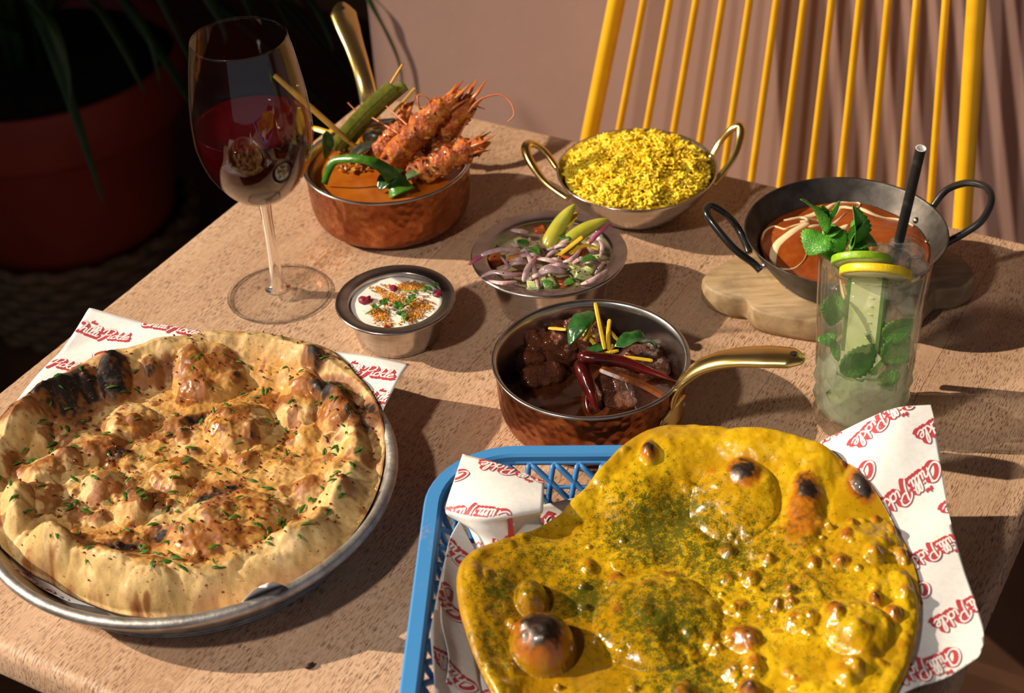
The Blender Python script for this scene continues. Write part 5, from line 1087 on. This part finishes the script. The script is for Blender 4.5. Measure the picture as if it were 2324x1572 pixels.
col = lerp(np.broadcast_to(cream, X.shape+(3,)), pale, sstep(-.05, .25, fn2+.5*fn)*.7)
low = sstep(.026, .014, Zt)*sstep(.92, .8, rp); gm = np.clip(sstep(-.22, .10, fbm(P3*38, 50, 4)+.12*low)*sstep(.94, .80, rp), 0, 1)*.66
col = lerp(col, gold, gm)
tm = np.clip(sstep(.26, .60, Cc+.50*sstep(.02, .13, fbm(P3*120, 59, 3))*sstep(.90, .76, rp)+.9*fn2+.4*fn3+.20*sstep(.003, .010, H)*sstep(-.05, .1, fbm(P3*110, 58, 3))+.30*sstep(.0, .16, fbm(P3*75, 55, 4))*sstep(.95, .8, rp)), 0, 1); col = lerp(col, toast, tm*.85)
back = sstep(.82, .97, rp)*sstep(.2, .9, np.sin(th)[:, None]+.25*lump[:, None]*4)*sstep(-.02, .15, fn2+.5*lump2[:, None]); col = lerp(col, toast, back*.55)
low_t = sstep(.93, 1., rp)*sstep(-.1, .12, fn2+fn); col = lerp(col, toast, low_t*.55)
col = col*(1+.7*fn3+.55*fn2)[..., None]
cm = sstep(.66, 1.08, Cc+1.2*fn2+.8*fn3); col = lerp(col, char, cm)
rg = np.clip(.54-.42*gm*sstep(-.05, .15, fbm(P3*90, 61, 3))+.10*cm, .24, .75)
M_naan = vcol('garlic_naan_crust', bmp=.18, bscale=500, speck=[(420, .66, .70, (.30, .06, .012), .8), (800, .70, .74, (.05, .02, .01), .7)], spec=.35, sss=0.)
garlic = bread('garlic_naan', 'puffed garlic naan with black charred blisters on the round plate', 'bread', NC, th, R, rho, Zt, zb_naan, np.concatenate([col, rg[..., None]], -1), M_naan)
def naan_z(x, y):
    a_ = np.arctan2(y-NC[1], x-NC[0]); it = ((a_+PI)/(2*PI)*len(th)).astype(int) % len(th); q = np.hypot(x-NC[0], y-NC[1])/R[it]; ir = np.clip(np.searchsorted(rho, q), 0, len(rho)-1); return Zt[it, ir], q
# chopped coriander and chilli flakes
def flakes(name, label, cat, n, size, m, seed, lo, hi, curl=.3, asp=.45, qmax=.93):
    rs = np.random.RandomState(seed); V = []; F = []; k = 0
    while k < n:
        x, y = NC[0]+rs.uniform(-.13, .13), NC[1]+rs.uniform(-.13, .13); z, q = naan_z(np.array([x]), np.array([y]))
        if q[0] > qmax: continue
        s = size*rs.uniform(lo, hi); a_ = rs.uniform(0, 2*PI); d = np.array([math.cos(a_), math.sin(a_), rs.uniform(-.3, .3)]); sd = np.array([-math.sin(a_), math.cos(a_), rs.uniform(-.4, .4)]); c_ = np.array([x, y, z[0]+.0006]); up_ = np.array([0, 0, 1.])
        prof = [(-1, 0), (-.55, asp*.8), (.1, asp), (.6, asp*.55), (1, 0)]
        base = len(V)
        for t, wv in prof:
            b_ = c_+d*s*t+up_*(s*curl*(1-t*t)); V += [b_-sd*s*wv+up_*s*wv*.4, b_+up_*s*.0, b_+sd*s*wv+up_*s*wv*.4]
        for i in range(4):
            for j in range(2): F.append((base+i*3+j, base+(i+1)*3+j, base+(i+1)*3+j+1, base+i*3+j+1))
        k += 1
    o = mesh(name, np.array(V), F, m); solid(o, .0003); return tag(o, label, cat, kind='stuff')
flakes('chopped_coriander', 'chopped green coriander scattered over the garlic naan', 'coriander', 230, .0036, M_cori, 3, .3, 1.25, .15, .27)
flakes('chilli_flakes', 'red brown chilli flakes and garlic crumbs on the garlic naan', 'chilli flakes', 380, .0011, mat('chilli_flake', (.16, .02, .008), .35, coat=.3), 4, .5, 1.3, .2, .6, .98)

# ================================================================== blue basket tray
TA = math.radians(-4.6); tx = np.array([math.cos(TA), math.sin(TA)]); ty = np.array([-tx[1], tx[0]])
TZ_ = .043; tl0 = np.array([-.0525, .7630])           # far left corner of the rim's outer edge
TW, TLn, TCR = .254, .250, .052
def tp(a_, b_, z): p = tl0+tx*a_-ty*b_; return np.array([p[0], p[1], z])
def rrect(inset, cr, n=12):
    w_, h_ = TW, TLn; out = []
    for cx_, cy_, a0 in ((inset+cr, inset+cr, 180), (w_-inset-cr, inset+cr, 270), (w_-inset-cr, h_-inset-cr, 0), (inset+cr, h_-inset-cr, 90)):
        for k in range(n+1):
            a_ = math.radians(a0+90*k/n); out.append((cx_+cr*math.cos(a_), cy_+cr*math.sin(a_)))
    return np.array(out)
tr = root('plastic_basket', tuple(tp(TW/2, TLn/2, 0)), 'blue plastic basket tray under the yellow flatbread', 'basket')
loops = []
for ins_, z in ((.0012, TZ_-.0065), (.0, TZ_-.0055), (.0, TZ_-.0012), (.0012, TZ_), (.0085, TZ_), (.0100, TZ_-.0014), (.0105, TZ_-.006), (.0085, TZ_-.006)):
    r_ = rrect(ins_, TCR-ins_); loops.append(np.array([tp(a_, b_, z) for a_, b_ in r_]))
nL = len(loops[0]); V = np.concatenate(loops); F = gridF(len(loops), nL, True, True); mesh('basket_rim', V, F[:, ::-1], M_bluerim, tr).data.set_sharp_from_angle(angle=.6)
# lattice walls: diagonal bars between the rim and a lower band
top = np.array([tp(a_, b_, TZ_-.006) for a_, b_ in rrect(.0098, TCR-.0098, 12)]); low_ = np.array([tp(a_, b_, .0045) for a_, b_ in rrect(.0260, TCR-.026, 12)])
def along(loop, s): 
    L_ = np.concatenate([loop, loop[:1]]); d = np.concatenate([[0], np.cumsum(np.linalg.norm(np.diff(L_, axis=0), axis=1))]); s = (s % 1.)*d[-1]; return np.array([np.interp(s, d, L_[:, i]) for i in range(3)])
NBAR = 58
def wallpt(s, t): return along(top, s)*(1-t)+along(low_, s)*t
sides = [[], [], [], []]
for k in range(NBAR):
    for dirn in (1, -1):
        s0 = k/NBAR; Pq = np.array([wallpt(s0+dirn*t*1.5/NBAR, t) for t in np.linspace(0, 1, 9)]); c_ = Pq.mean(0); q = np.array([c_[0], c_[1]])-tl0; a_, b_ = q@tx, -(q@ty)
        v, f = tube(Pq, .0019, 6); dd = [a_, TW-a_, b_, TLn-b_]; sides[int(np.argmin(dd))].append((v, f))
for sd in sides: V, F = join(*sd); mesh('lattice_wall', V, F, M_blue, tr)
for t in (.0, .42, 1.):
    Pq = np.array([wallpt(s, t) for s in np.linspace(0, 1, 161)[:-1]]); v, f = tube(Pq, .0016 if t != .42 else .0012, 6, True); mesh('lattice_band', v, f, M_blue, tr)
bars = []
for k in range(1, 17):
    a_ = .028+(TW-.056)*k/17; bars.append(tube(np.linspace(tp(a_, .028, .0030), tp(a_, TLn-.028, .0030), 2), .0014, 6))
for k in range(1, 15):
    b_ = .028+(TLn-.056)*k/15; bars.append(tube(np.linspace(tp(.028, b_, .0024), tp(TW-.028, b_, .0024), 2), .0014, 6))
V, F = join(*bars); mesh('lattice_floor', V, F, M_blue, tr)

# ---------------------------------------------------------------- its printed sheet
def tloc2(x, y): return (x-tl0[0])*tx[0]+(y-tl0[1])*tx[1], -((x-tl0[0])*ty[0]+(y-tl0[1])*ty[1])
def trayz(x, y):
    a_, b_ = tloc2(x, y)
    d = np.minimum(np.minimum(a_, TW-a_), b_)
    z = np.interp(d, [-.05, -.01, .002, .012, .030, .05], [.0445, .0455, .0455, .040, .012, .0075])
    right = sstep(TW-.075, TW-.02, a_); z = z*(1-right)+np.maximum(z, np.interp(a_, [TW-.075, TW-.02, TW+.04], [.030, .0455, .046]))*right
    z = z+.030*sstep(TW-.055, TW+.025, a_)*sstep(.085, .005, b_)-.010*sstep(TW-.0, TW+.03, a_)*sstep(.12, .20, b_)
    return z+.0010*np.sin(a_*95+b_*60)+.0008*fbm(np.c_[x*40, y*40, 0*x].reshape(np.shape(x)+(3,)), 6)
right_edge = [at(2110, 942, .068), at(2128, 1030, .062), at(2150, 1130, .055), at(2172, 1215, .051), at(2192, 1295, .047), at(2214, 1370, .043), at(2230, 1430, .040), at(2231, 1470, .038), at(2220, 1500, .037)]
out = [p[:2] for p in right_edge]+[at(2160, 1530, .038)[:2], at(2090, 1562, .040)[:2], at(2020, 1600, .042)[:2]]+[tp(.10, .215, 0)[:2], tp(.020, .205, 0)[:2], tp(.012, .150, 0)[:2], tp(.014, .110, 0)[:2], tp(.016, .075, 0)[:2], tp(.045, .030, 0)[:2], tp(.10, .022, 0)[:2], tp(.16, .012, 0)[:2], at(1838, 1026, .047)[:2], at(1980, 985, .058)[:2]]
out = np.array(out)
ts = root('printed_sheet', tuple(tp(TW/2, TLn/2, .006)), 'white sheet with red lettering spilling over the right of the blue basket', 'paper', 'printed greaseproof sheets')
def fill_poly(poly, step):
    x0, y0 = poly.min(0); x1, y1 = poly.max(0); nx, ny = int((x1-x0)/step)+2, int((y1-y0)/step)+2
    gx, gy = np.meshgrid(x0+np.arange(nx)*step, y0+np.arange(ny)*step, indexing='ij'); P = np.stack([gx.ravel(), gy.ravel()], 1)
    inn = polyin(poly)(P); F = gridF(nx, ny); keep = inn[F].any(1); F = F[keep]; used = np.unique(F)
    Q = P[used]; o_ = ~inn[used]                      # pull outside vertices onto the outline
    A = poly; B = np.roll(poly, -1, 0); best = np.full(len(Q), 1e9); bp = Q.copy()
    for a_, b_ in zip(A, B):
        d = b_-a_; t = np.clip(((Q-a_)@d)/(d@d+1e-12), 0, 1); pr = a_+t[:, None]*d; ds = np.linalg.norm(Q-pr, axis=1); m = ds < best; best[m] = ds[m]; bp[m] = pr[m]
    Q[o_] = bp[o_]; rm = -np.ones(len(P), int); rm[used] = np.arange(len(used)); return Q, rm[F]
Q, F = fill_poly(out, .0022)
solid(mesh('paper', np.c_[Q, trayz(Q[:, 0], Q[:, 1])], F, M_paper, ts), .00012, -1)
ins2 = polyin(out.mean(0)+(out-out.mean(0))*.997)
anc = [np.array([.2376, .6999])+LA*i+LBv*j for i in range(-9, 6) for j in range(-7, 6)]
cA = math.radians(-150.7)
def vis_t(P): a_, b_ = tloc2(P[:, 0], P[:, 1]); return ins2(P) & ((a_ > TW-.115) | (a_ < .09) | (b_ < .05))
print_logos(ts, None, (math.cos(cA), math.sin(cA)), .0443, anc, trayz, vis_t)
# turned-up far left corner of the sheet: a curled flap on the rim
def flap(ctrl, nu, nv, name):
    ctrl = np.array(ctrl); G_ = np.array([smoothline(r, nu) for r in ctrl]); G_ = np.array([smoothline(G_[:, j], nv) for j in range(G_.shape[1])]); return G_
fl = flap([[at(1050, 1030, .050), at(1110, 1045, .050), at(1170, 1066, .049), at(1236, 1092, .047)],
           [at(1032, 1085, .050), at(1095, 1098, .052), at(1160, 1112, .052), at(1234, 1125, .050)],
           [at(1012, 1150, .046), at(1075, 1160, .050), at(1150, 1166, .051), at(1232, 1160, .047)],
           [at(1020, 1172, .040), at(1080, 1192, .043), at(1150, 1188, .043), at(1225, 1172, .038)],
           [at(1060, 1192, .034), at(1100, 1225, .034), at(1160, 1225, .033), at(1240, 1205, .030)],
           [at(1080, 1240, .028), at(1120, 1270, .026), at(1190, 1270, .024), at(1260, 1250, .022)]], 6, 6, '')
nu_, nv_ = fl.shape[:2]; fo = solid(mesh('folded_corner', fl.reshape(-1, 3), gridF(nu_, nv_), M_paper, ts), .00012, -1)
from mathutils.bvhtree import BVHTree
def drape(vf):
    bt = BVHTree.FromPolygons([tuple(map(float, p)) for p in vf[0]], [tuple(map(int, q)) for q in vf[1]])
    def zf(x, y):
        o = np.empty(len(x))
        for i in range(len(x)):
            h_ = bt.ray_cast(Vector((x[i], y[i], 1)), Vector((0, 0, -1))); o[i] = h_[0][2] if h_[0] is not None and abs(h_[1][2]) > .36 else np.nan
        return o
    return zf
zf = drape((fl.reshape(-1, 3), gridF(nu_, nv_)))
def print_on(parent, anchors, e1, zf):
    e1 = np.array(e1)/np.linalg.norm(e1); e2 = np.array([-e1[1], e1[0]]); sc = .0443/STW
    for a_ in anchors:
        xy = np.array(a_)+LV[:, :1]*sc*e1+LV[:, 1:2]*sc*e2; z = zf(xy[:, 0], xy[:, 1]); ok = ~np.isnan(z); fk = ok[LF].all(1)
        if fk.sum() < 30: continue
        used = np.unique(LF[fk]); rm = -np.ones(len(LV), int); rm[used] = np.arange(len(used)); mesh('printed_lettering', np.c_[xy[used], z[used]+.0004+LZl[used]*.0007], rm[LF[fk]], [M_red, M_white], parent, smooth=False, fm=LM[fk])
d1 = at(1035, 1165, .046)-at(1165, 1185, .046); print_on(ts, [at(1168, 1178, .047)[:2], at(1070, 1075, .050)[:2], at(1262, 1078, .048)[:2]], d1[:2], zf)
# second flap hanging down the left wall
fl2 = flap([[at(1042, 1182, .044), at(1060, 1215, .036), at(1085, 1262, .026)], [at(1020, 1225, .040), at(1045, 1262, .032), at(1080, 1310, .022)], [at(1006, 1300, .037), at(1030, 1335, .028), at(1072, 1375, .018)], [at(1000, 1400, .034), at(1030, 1430, .025), at(1075, 1470, .015)], [at(1018, 1500, .028), at(1045, 1520, .020), at(1090, 1560, .012)], [at(1000, 1600, .022), at(1050, 1620, .016), at(1120, 1640, .012)]], 6, 8, '')
nu_, nv_ = fl2.shape[:2]; solid(mesh('folded_edge', fl2.reshape(-1, 3), gridF(nu_, nv_), M_paper, ts), .00012, -1)
zf2 = drape((fl2.reshape(-1, 3), gridF(nu_, nv_))); d2 = at(1010, 1245, .038)-at(1062, 1280, .030)
print_on(ts, [at(1078, 1268, .03)[:2], at(1060, 1395, .024)[:2], at(1090, 1560, .014)[:2]], d2[:2], zf2)

# ---------------------------------------------------------------- yellow flatbread
YO = [(1034, 1300), (1042, 1262), (1070, 1235), (1120, 1212), (1190, 1182), (1265, 1140), (1330, 1092), (1390, 1035), (1440, 990), (1490, 967), (1530, 962), (1580, 966), (1640, 980), (1700, 1000), (1760, 1014), (1830, 1036), (1900, 1072), (1960, 1118), (2010, 1172), (2045, 1230), (2068, 1290), (2083, 1360), (2086, 1420), (2078, 1470), (2062, 1520), (2035, 1580), (1980, 1660), (1880, 1730), (1740, 1770), (1560, 1780), (1400, 1760), (1280, 1720), (1190, 1650), (1125, 1572), (1085, 1500), (1055, 1420), (1038, 1350)]
FC = at(1580, 1360, .040)[:2]
poly = np.array([at(x, y, np.interp(y, [960, 1050, 1200, 1400], [.050, .048, .045, .042]))[:2] for x, y in YO])
th, R, rho = ring_grid(poly, FC, 250, 820)
RR = R[:, None]*rho[None]; X = FC[0]+RR*np.cos(th)[:, None]; Y = FC[1]+RR*np.sin(th)[:, None]; rp = np.broadcast_to(rho[None], X.shape); P3 = np.stack([X, Y, 0*X], -1)
ta, tbb = tloc2(X, Y)
def ybase(a_, b_): 
    z = .030+.018*sstep(.075, .010, b_)+.014*sstep(TW-.10, TW-.02, a_)+.008*sstep(.075, .03, a_)
    return z
e = 1-rp; edge = np.sqrt(np.clip(1-(1-np.clip(e/.028, 0, 1))**2, 0, 1))
YB = [(1231, 1440, 66, 50, 0, .0185, 1.15, .72), (1205, 1338, 35, 32, 0, .0105, 0, 1), (1472, 1055, 24, 22, 0, .0062, 1.0, .62), (1668, 1143, 96, 66, 0, .0105, 0, 1), (1688, 1103, 36, 30, 0, .003, 1.15, .80), (1612, 1088, 20, 14, 0, .001, .6, .8), (1822, 1180, 48, 78, -15, .0060, .72, .95), (1827, 1148, 30, 30, 0, .001, 1.1, .8), (1956, 1136, 36, 32, 0, .0060, 1.2, .72), (1914, 1098, 14, 12, 0, .002, 1., .8),
      (1653, 1230, 22, 20, 0, .004, .85, .7), (1490, 1380, 130, 88, 15, .0115, .06, 1), (1520, 1287, 36, 16, 10, .001, .75, .8), (1460, 1330, 20, 14, 0, .001, .55, .8), (1462, 1390, 24, 20, 0, .002, .5, .8), (1400, 1380, 14, 12, 0, .001, .6, .8), (1470, 1435, 20, 14, 0, .001, .5, .8), (1560, 1440, 60, 40, 20, -.005, 0, 1), (1844, 1285, 18, 15, 0, .0035, .8, .7), (1906, 1289, 20, 16, 30, .004, .85, .7), (1703, 1302, 22, 18, 0, .0045, .8, .6), (1653, 1293, 22, 16, 0, .003, .65, .7), (1981, 1285, 24, 18, 0, .004, .6, .7), (2047, 1281, 20, 18, 0, .004, .65, .6),
      (1790, 1339, 17, 15, 0, .004, .8, .7), (1761, 1372, 15, 13, 0, .0035, .85, .7), (1794, 1370, 15, 13, 0, .0035, .8, .7), (1678, 1364, 26, 20, 0, .003, .55, .7), (1690, 1432, 36, 28, 30, .0065, .95, .7), (1798, 1413, 26, 22, 0, .004, .65, .6), (1831, 1413, 24, 20, 0, .004, .65, .6), (1889, 1415, 24, 26, 0, .005, .85, .6), (1985, 1380, 17, 16, 0, .005, 1., .7), (2026, 1413, 20, 18, 0, .0055, .95, .7), (1943, 1445, 70, 50, 30, .0085, .12, .5), (1661, 1502, 24, 20, 0, .004, .65, .7), (1711, 1502, 26, 22, 0, .005, .7, .7), (1553, 1558, 32, 26, 0, .006, .85, .7), (1703, 1558, 30, 26, 0, .006, .85, .7), (1918, 1538, 36, 28, 0, .005, .55, .6), (1931, 1206, 13, 11, 0, .0028, .85, .7), (1985, 1196, 12, 10, 0, .0025, .85, .7), (2026, 1218, 14, 12, 0, .003, .85, .7), (1918, 1235, 16, 12, 0, .002, .85, .7), (1740, 1268, 18, 14, 0, .0028, .6, .7), (1620, 1438, 20, 16, 0, .003, .6, .7), (1333, 1258, 20, 18, 0, .003, .6, .6), (1395, 1292, 24, 18, 0, .0035, .75, .7),
      (1960, 1255, 80, 60, 0, .0055, 0, 1), (2050, 1350, 30, 40, 0, .004, .3, .6), (1440, 1130, 90, 50, 30, .004, 0, 1), (1560, 1030, 120, 40, -5, .004, 0, 1), (1700, 1045, 90, 36, -15, .004, 0, 1), (1860, 1090, 60, 30, -25, .003, .15, .7), (1780, 1000, 50, 8, -15, .0, .5, .9), (1420, 1020, 16, 50, -40, .0, .55, .8), (1075, 1300, 20, 26, 0, .002, .4, .8), (1540, 965, 30, 8, 0, .0, .55, .9), (1820, 1040, 26, 8, 0, .0, .6, .9), (1580, 1200, 70, 40, 20, .0045, 0, 1), (1750, 1230, 60, 40, 10, .004, 0, 1), (1960, 1520, 40, 30, 0, .004, .4, .6), (1440, 1245, 70, 30, 20, .003, 0, 1)]
rs = np.random.RandomState(77)
for k in range(120):
    px = rs.uniform(1560, 2060); py = rs.uniform(1190, 1572); s_ = rs.uniform(7, 19); YB.append((px, py, s_, s_*.8, rs.uniform(0, 90), rs.uniform(.0007, .0020), rs.choice([0, 0, .35, .45, .55]), .7))
for k in range(50):
    px = rs.uniform(1100, 1640); py = rs.uniform(1000, 1560); s_ = rs.uniform(8, 22); YB.append((px, py, s_, s_*.8, rs.uniform(0, 90), rs.uniform(.0006, .0018), rs.choice([0, 0, 0, .4]), .7))
H, Cc = bumps_field(X, Y, YB, .043)
fn = fbm(P3*42, 140, 4); fn2 = fbm(P3*150, 141, 4); fn3 = fbm(P3*420, 142, 3)
pool_c = at(1345, 1440, .038); pool = np.exp(-(((X-pool_c[0])/.034)**2+((Y-pool_c[1])/.040)**2))
Zt = ybase(ta, tbb)+edge*(.0042+.006*fn*(1-.8*pool)+.0014*fn2*(1-pool)+.0004*fn3*(1-pool)+np.maximum(H, -.004)-.004*pool*(H < .001))+.0008*np.exp(-((rp-.955)/.03)**2)*edge
Zt = np.maximum(np.maximum(Zt, trayz(X, Y)+.0022), ybase(ta, tbb)+.0008)
yel = np.array([.47, .265, .003]); yel2 = np.array([.58, .36, .007]); oil = np.array([.33, .165, .002]); grn = np.array([.055, .075, .006]); tst = np.array([.36, .095, .008]); chr_ = np.array([.018, .009, .006])
col = lerp(np.broadcast_to(yel, X.shape+(3,)), yel2, sstep(-.1, .2, fn2+fn)); col = lerp(col, oil, np.clip(pool*1.1+.5*sstep(.05, -.15, fn), 0, 1)*.75)
def gsp(px, py, rx, ry): p = at(px, py, .043); return np.exp(-(((X-p[0])/(rx*.00026))**2+((Y-p[1])/(ry*.0004))**2))
col = lerp(col, np.array([.30, .135, .003]), np.clip(gsp(1150, 1340, 130, 150)*.8+gsp(1300, 1470, 110, 80)*.45, 0, .85))
gz = np.maximum.reduce([gsp(1480, 1190, 130, 80), gsp(1330, 1330, 80, 50), gsp(1500, 1400, 140, 80)*.9, gsp(1640, 1250, 160, 90)*.75, gsp(1540, 1160, 90, 60), gsp(1780, 1330, 180, 120)*.55, gsp(1560, 1520, 130, 60)*.8, gsp(1130, 1330, 60, 60)*.8, gsp(1230, 1250, 120, 60)*.6, gsp(1120, 1450, 60, 90)*.6, gsp(1205, 1338, 30, 25)*.8])

tm = sstep(.30, .78, Cc+.5*fn2+.3*fn3); col = lerp(col, tst, tm*.88); cm = sstep(.76, 1.10, Cc+.6*fn2+.5*fn3); col = lerp(col, chr_, cm)
rim_t = sstep(.985, .998, rp)*sstep(-.05, .15, fn2); col = lerp(col, tst, rim_t*.6)
rg = np.clip(.27-.14*pool-.10*sstep(0, .2, fn)+.2*cm+.14*sstep(.9, .97, rp), .10, .6)
def zb_y(x, y): a_, b_ = tloc2(x, y); return np.maximum(ybase(a_, b_)-.0008, trayz(x, y)+.0004)
M_ynaan = vcol('turmeric_flatbread_crust', bmp=.14, bscale=420, coat=.3, herb=(.045, .062, .006))
yb = bread('yellow_flatbread', 'large yellow buttered flatbread with brown blisters in the blue basket', 'bread', FC, th, R, rho, Zt, zb_y, np.concatenate([col, rg[..., None]], -1), M_ynaan)
ha = yb.data.attributes.new('Herb', 'FLOAT', 'POINT'); hv = np.zeros(len(yb.data.vertices), np.float32); hv[:gz.size] = (gz*(1-.8*cm)).ravel(); ha.data.foreach_set('value', hv)
# crumb on the table
v, f = blob(at(702, 1510, .0015), (.0030, .0014, .0015), 5, .4, 600, 14, 10, .6); tag(mesh('charred_crumb', v, f, M_crumb), 'small charred crumb on the bare table front', 'crumb')
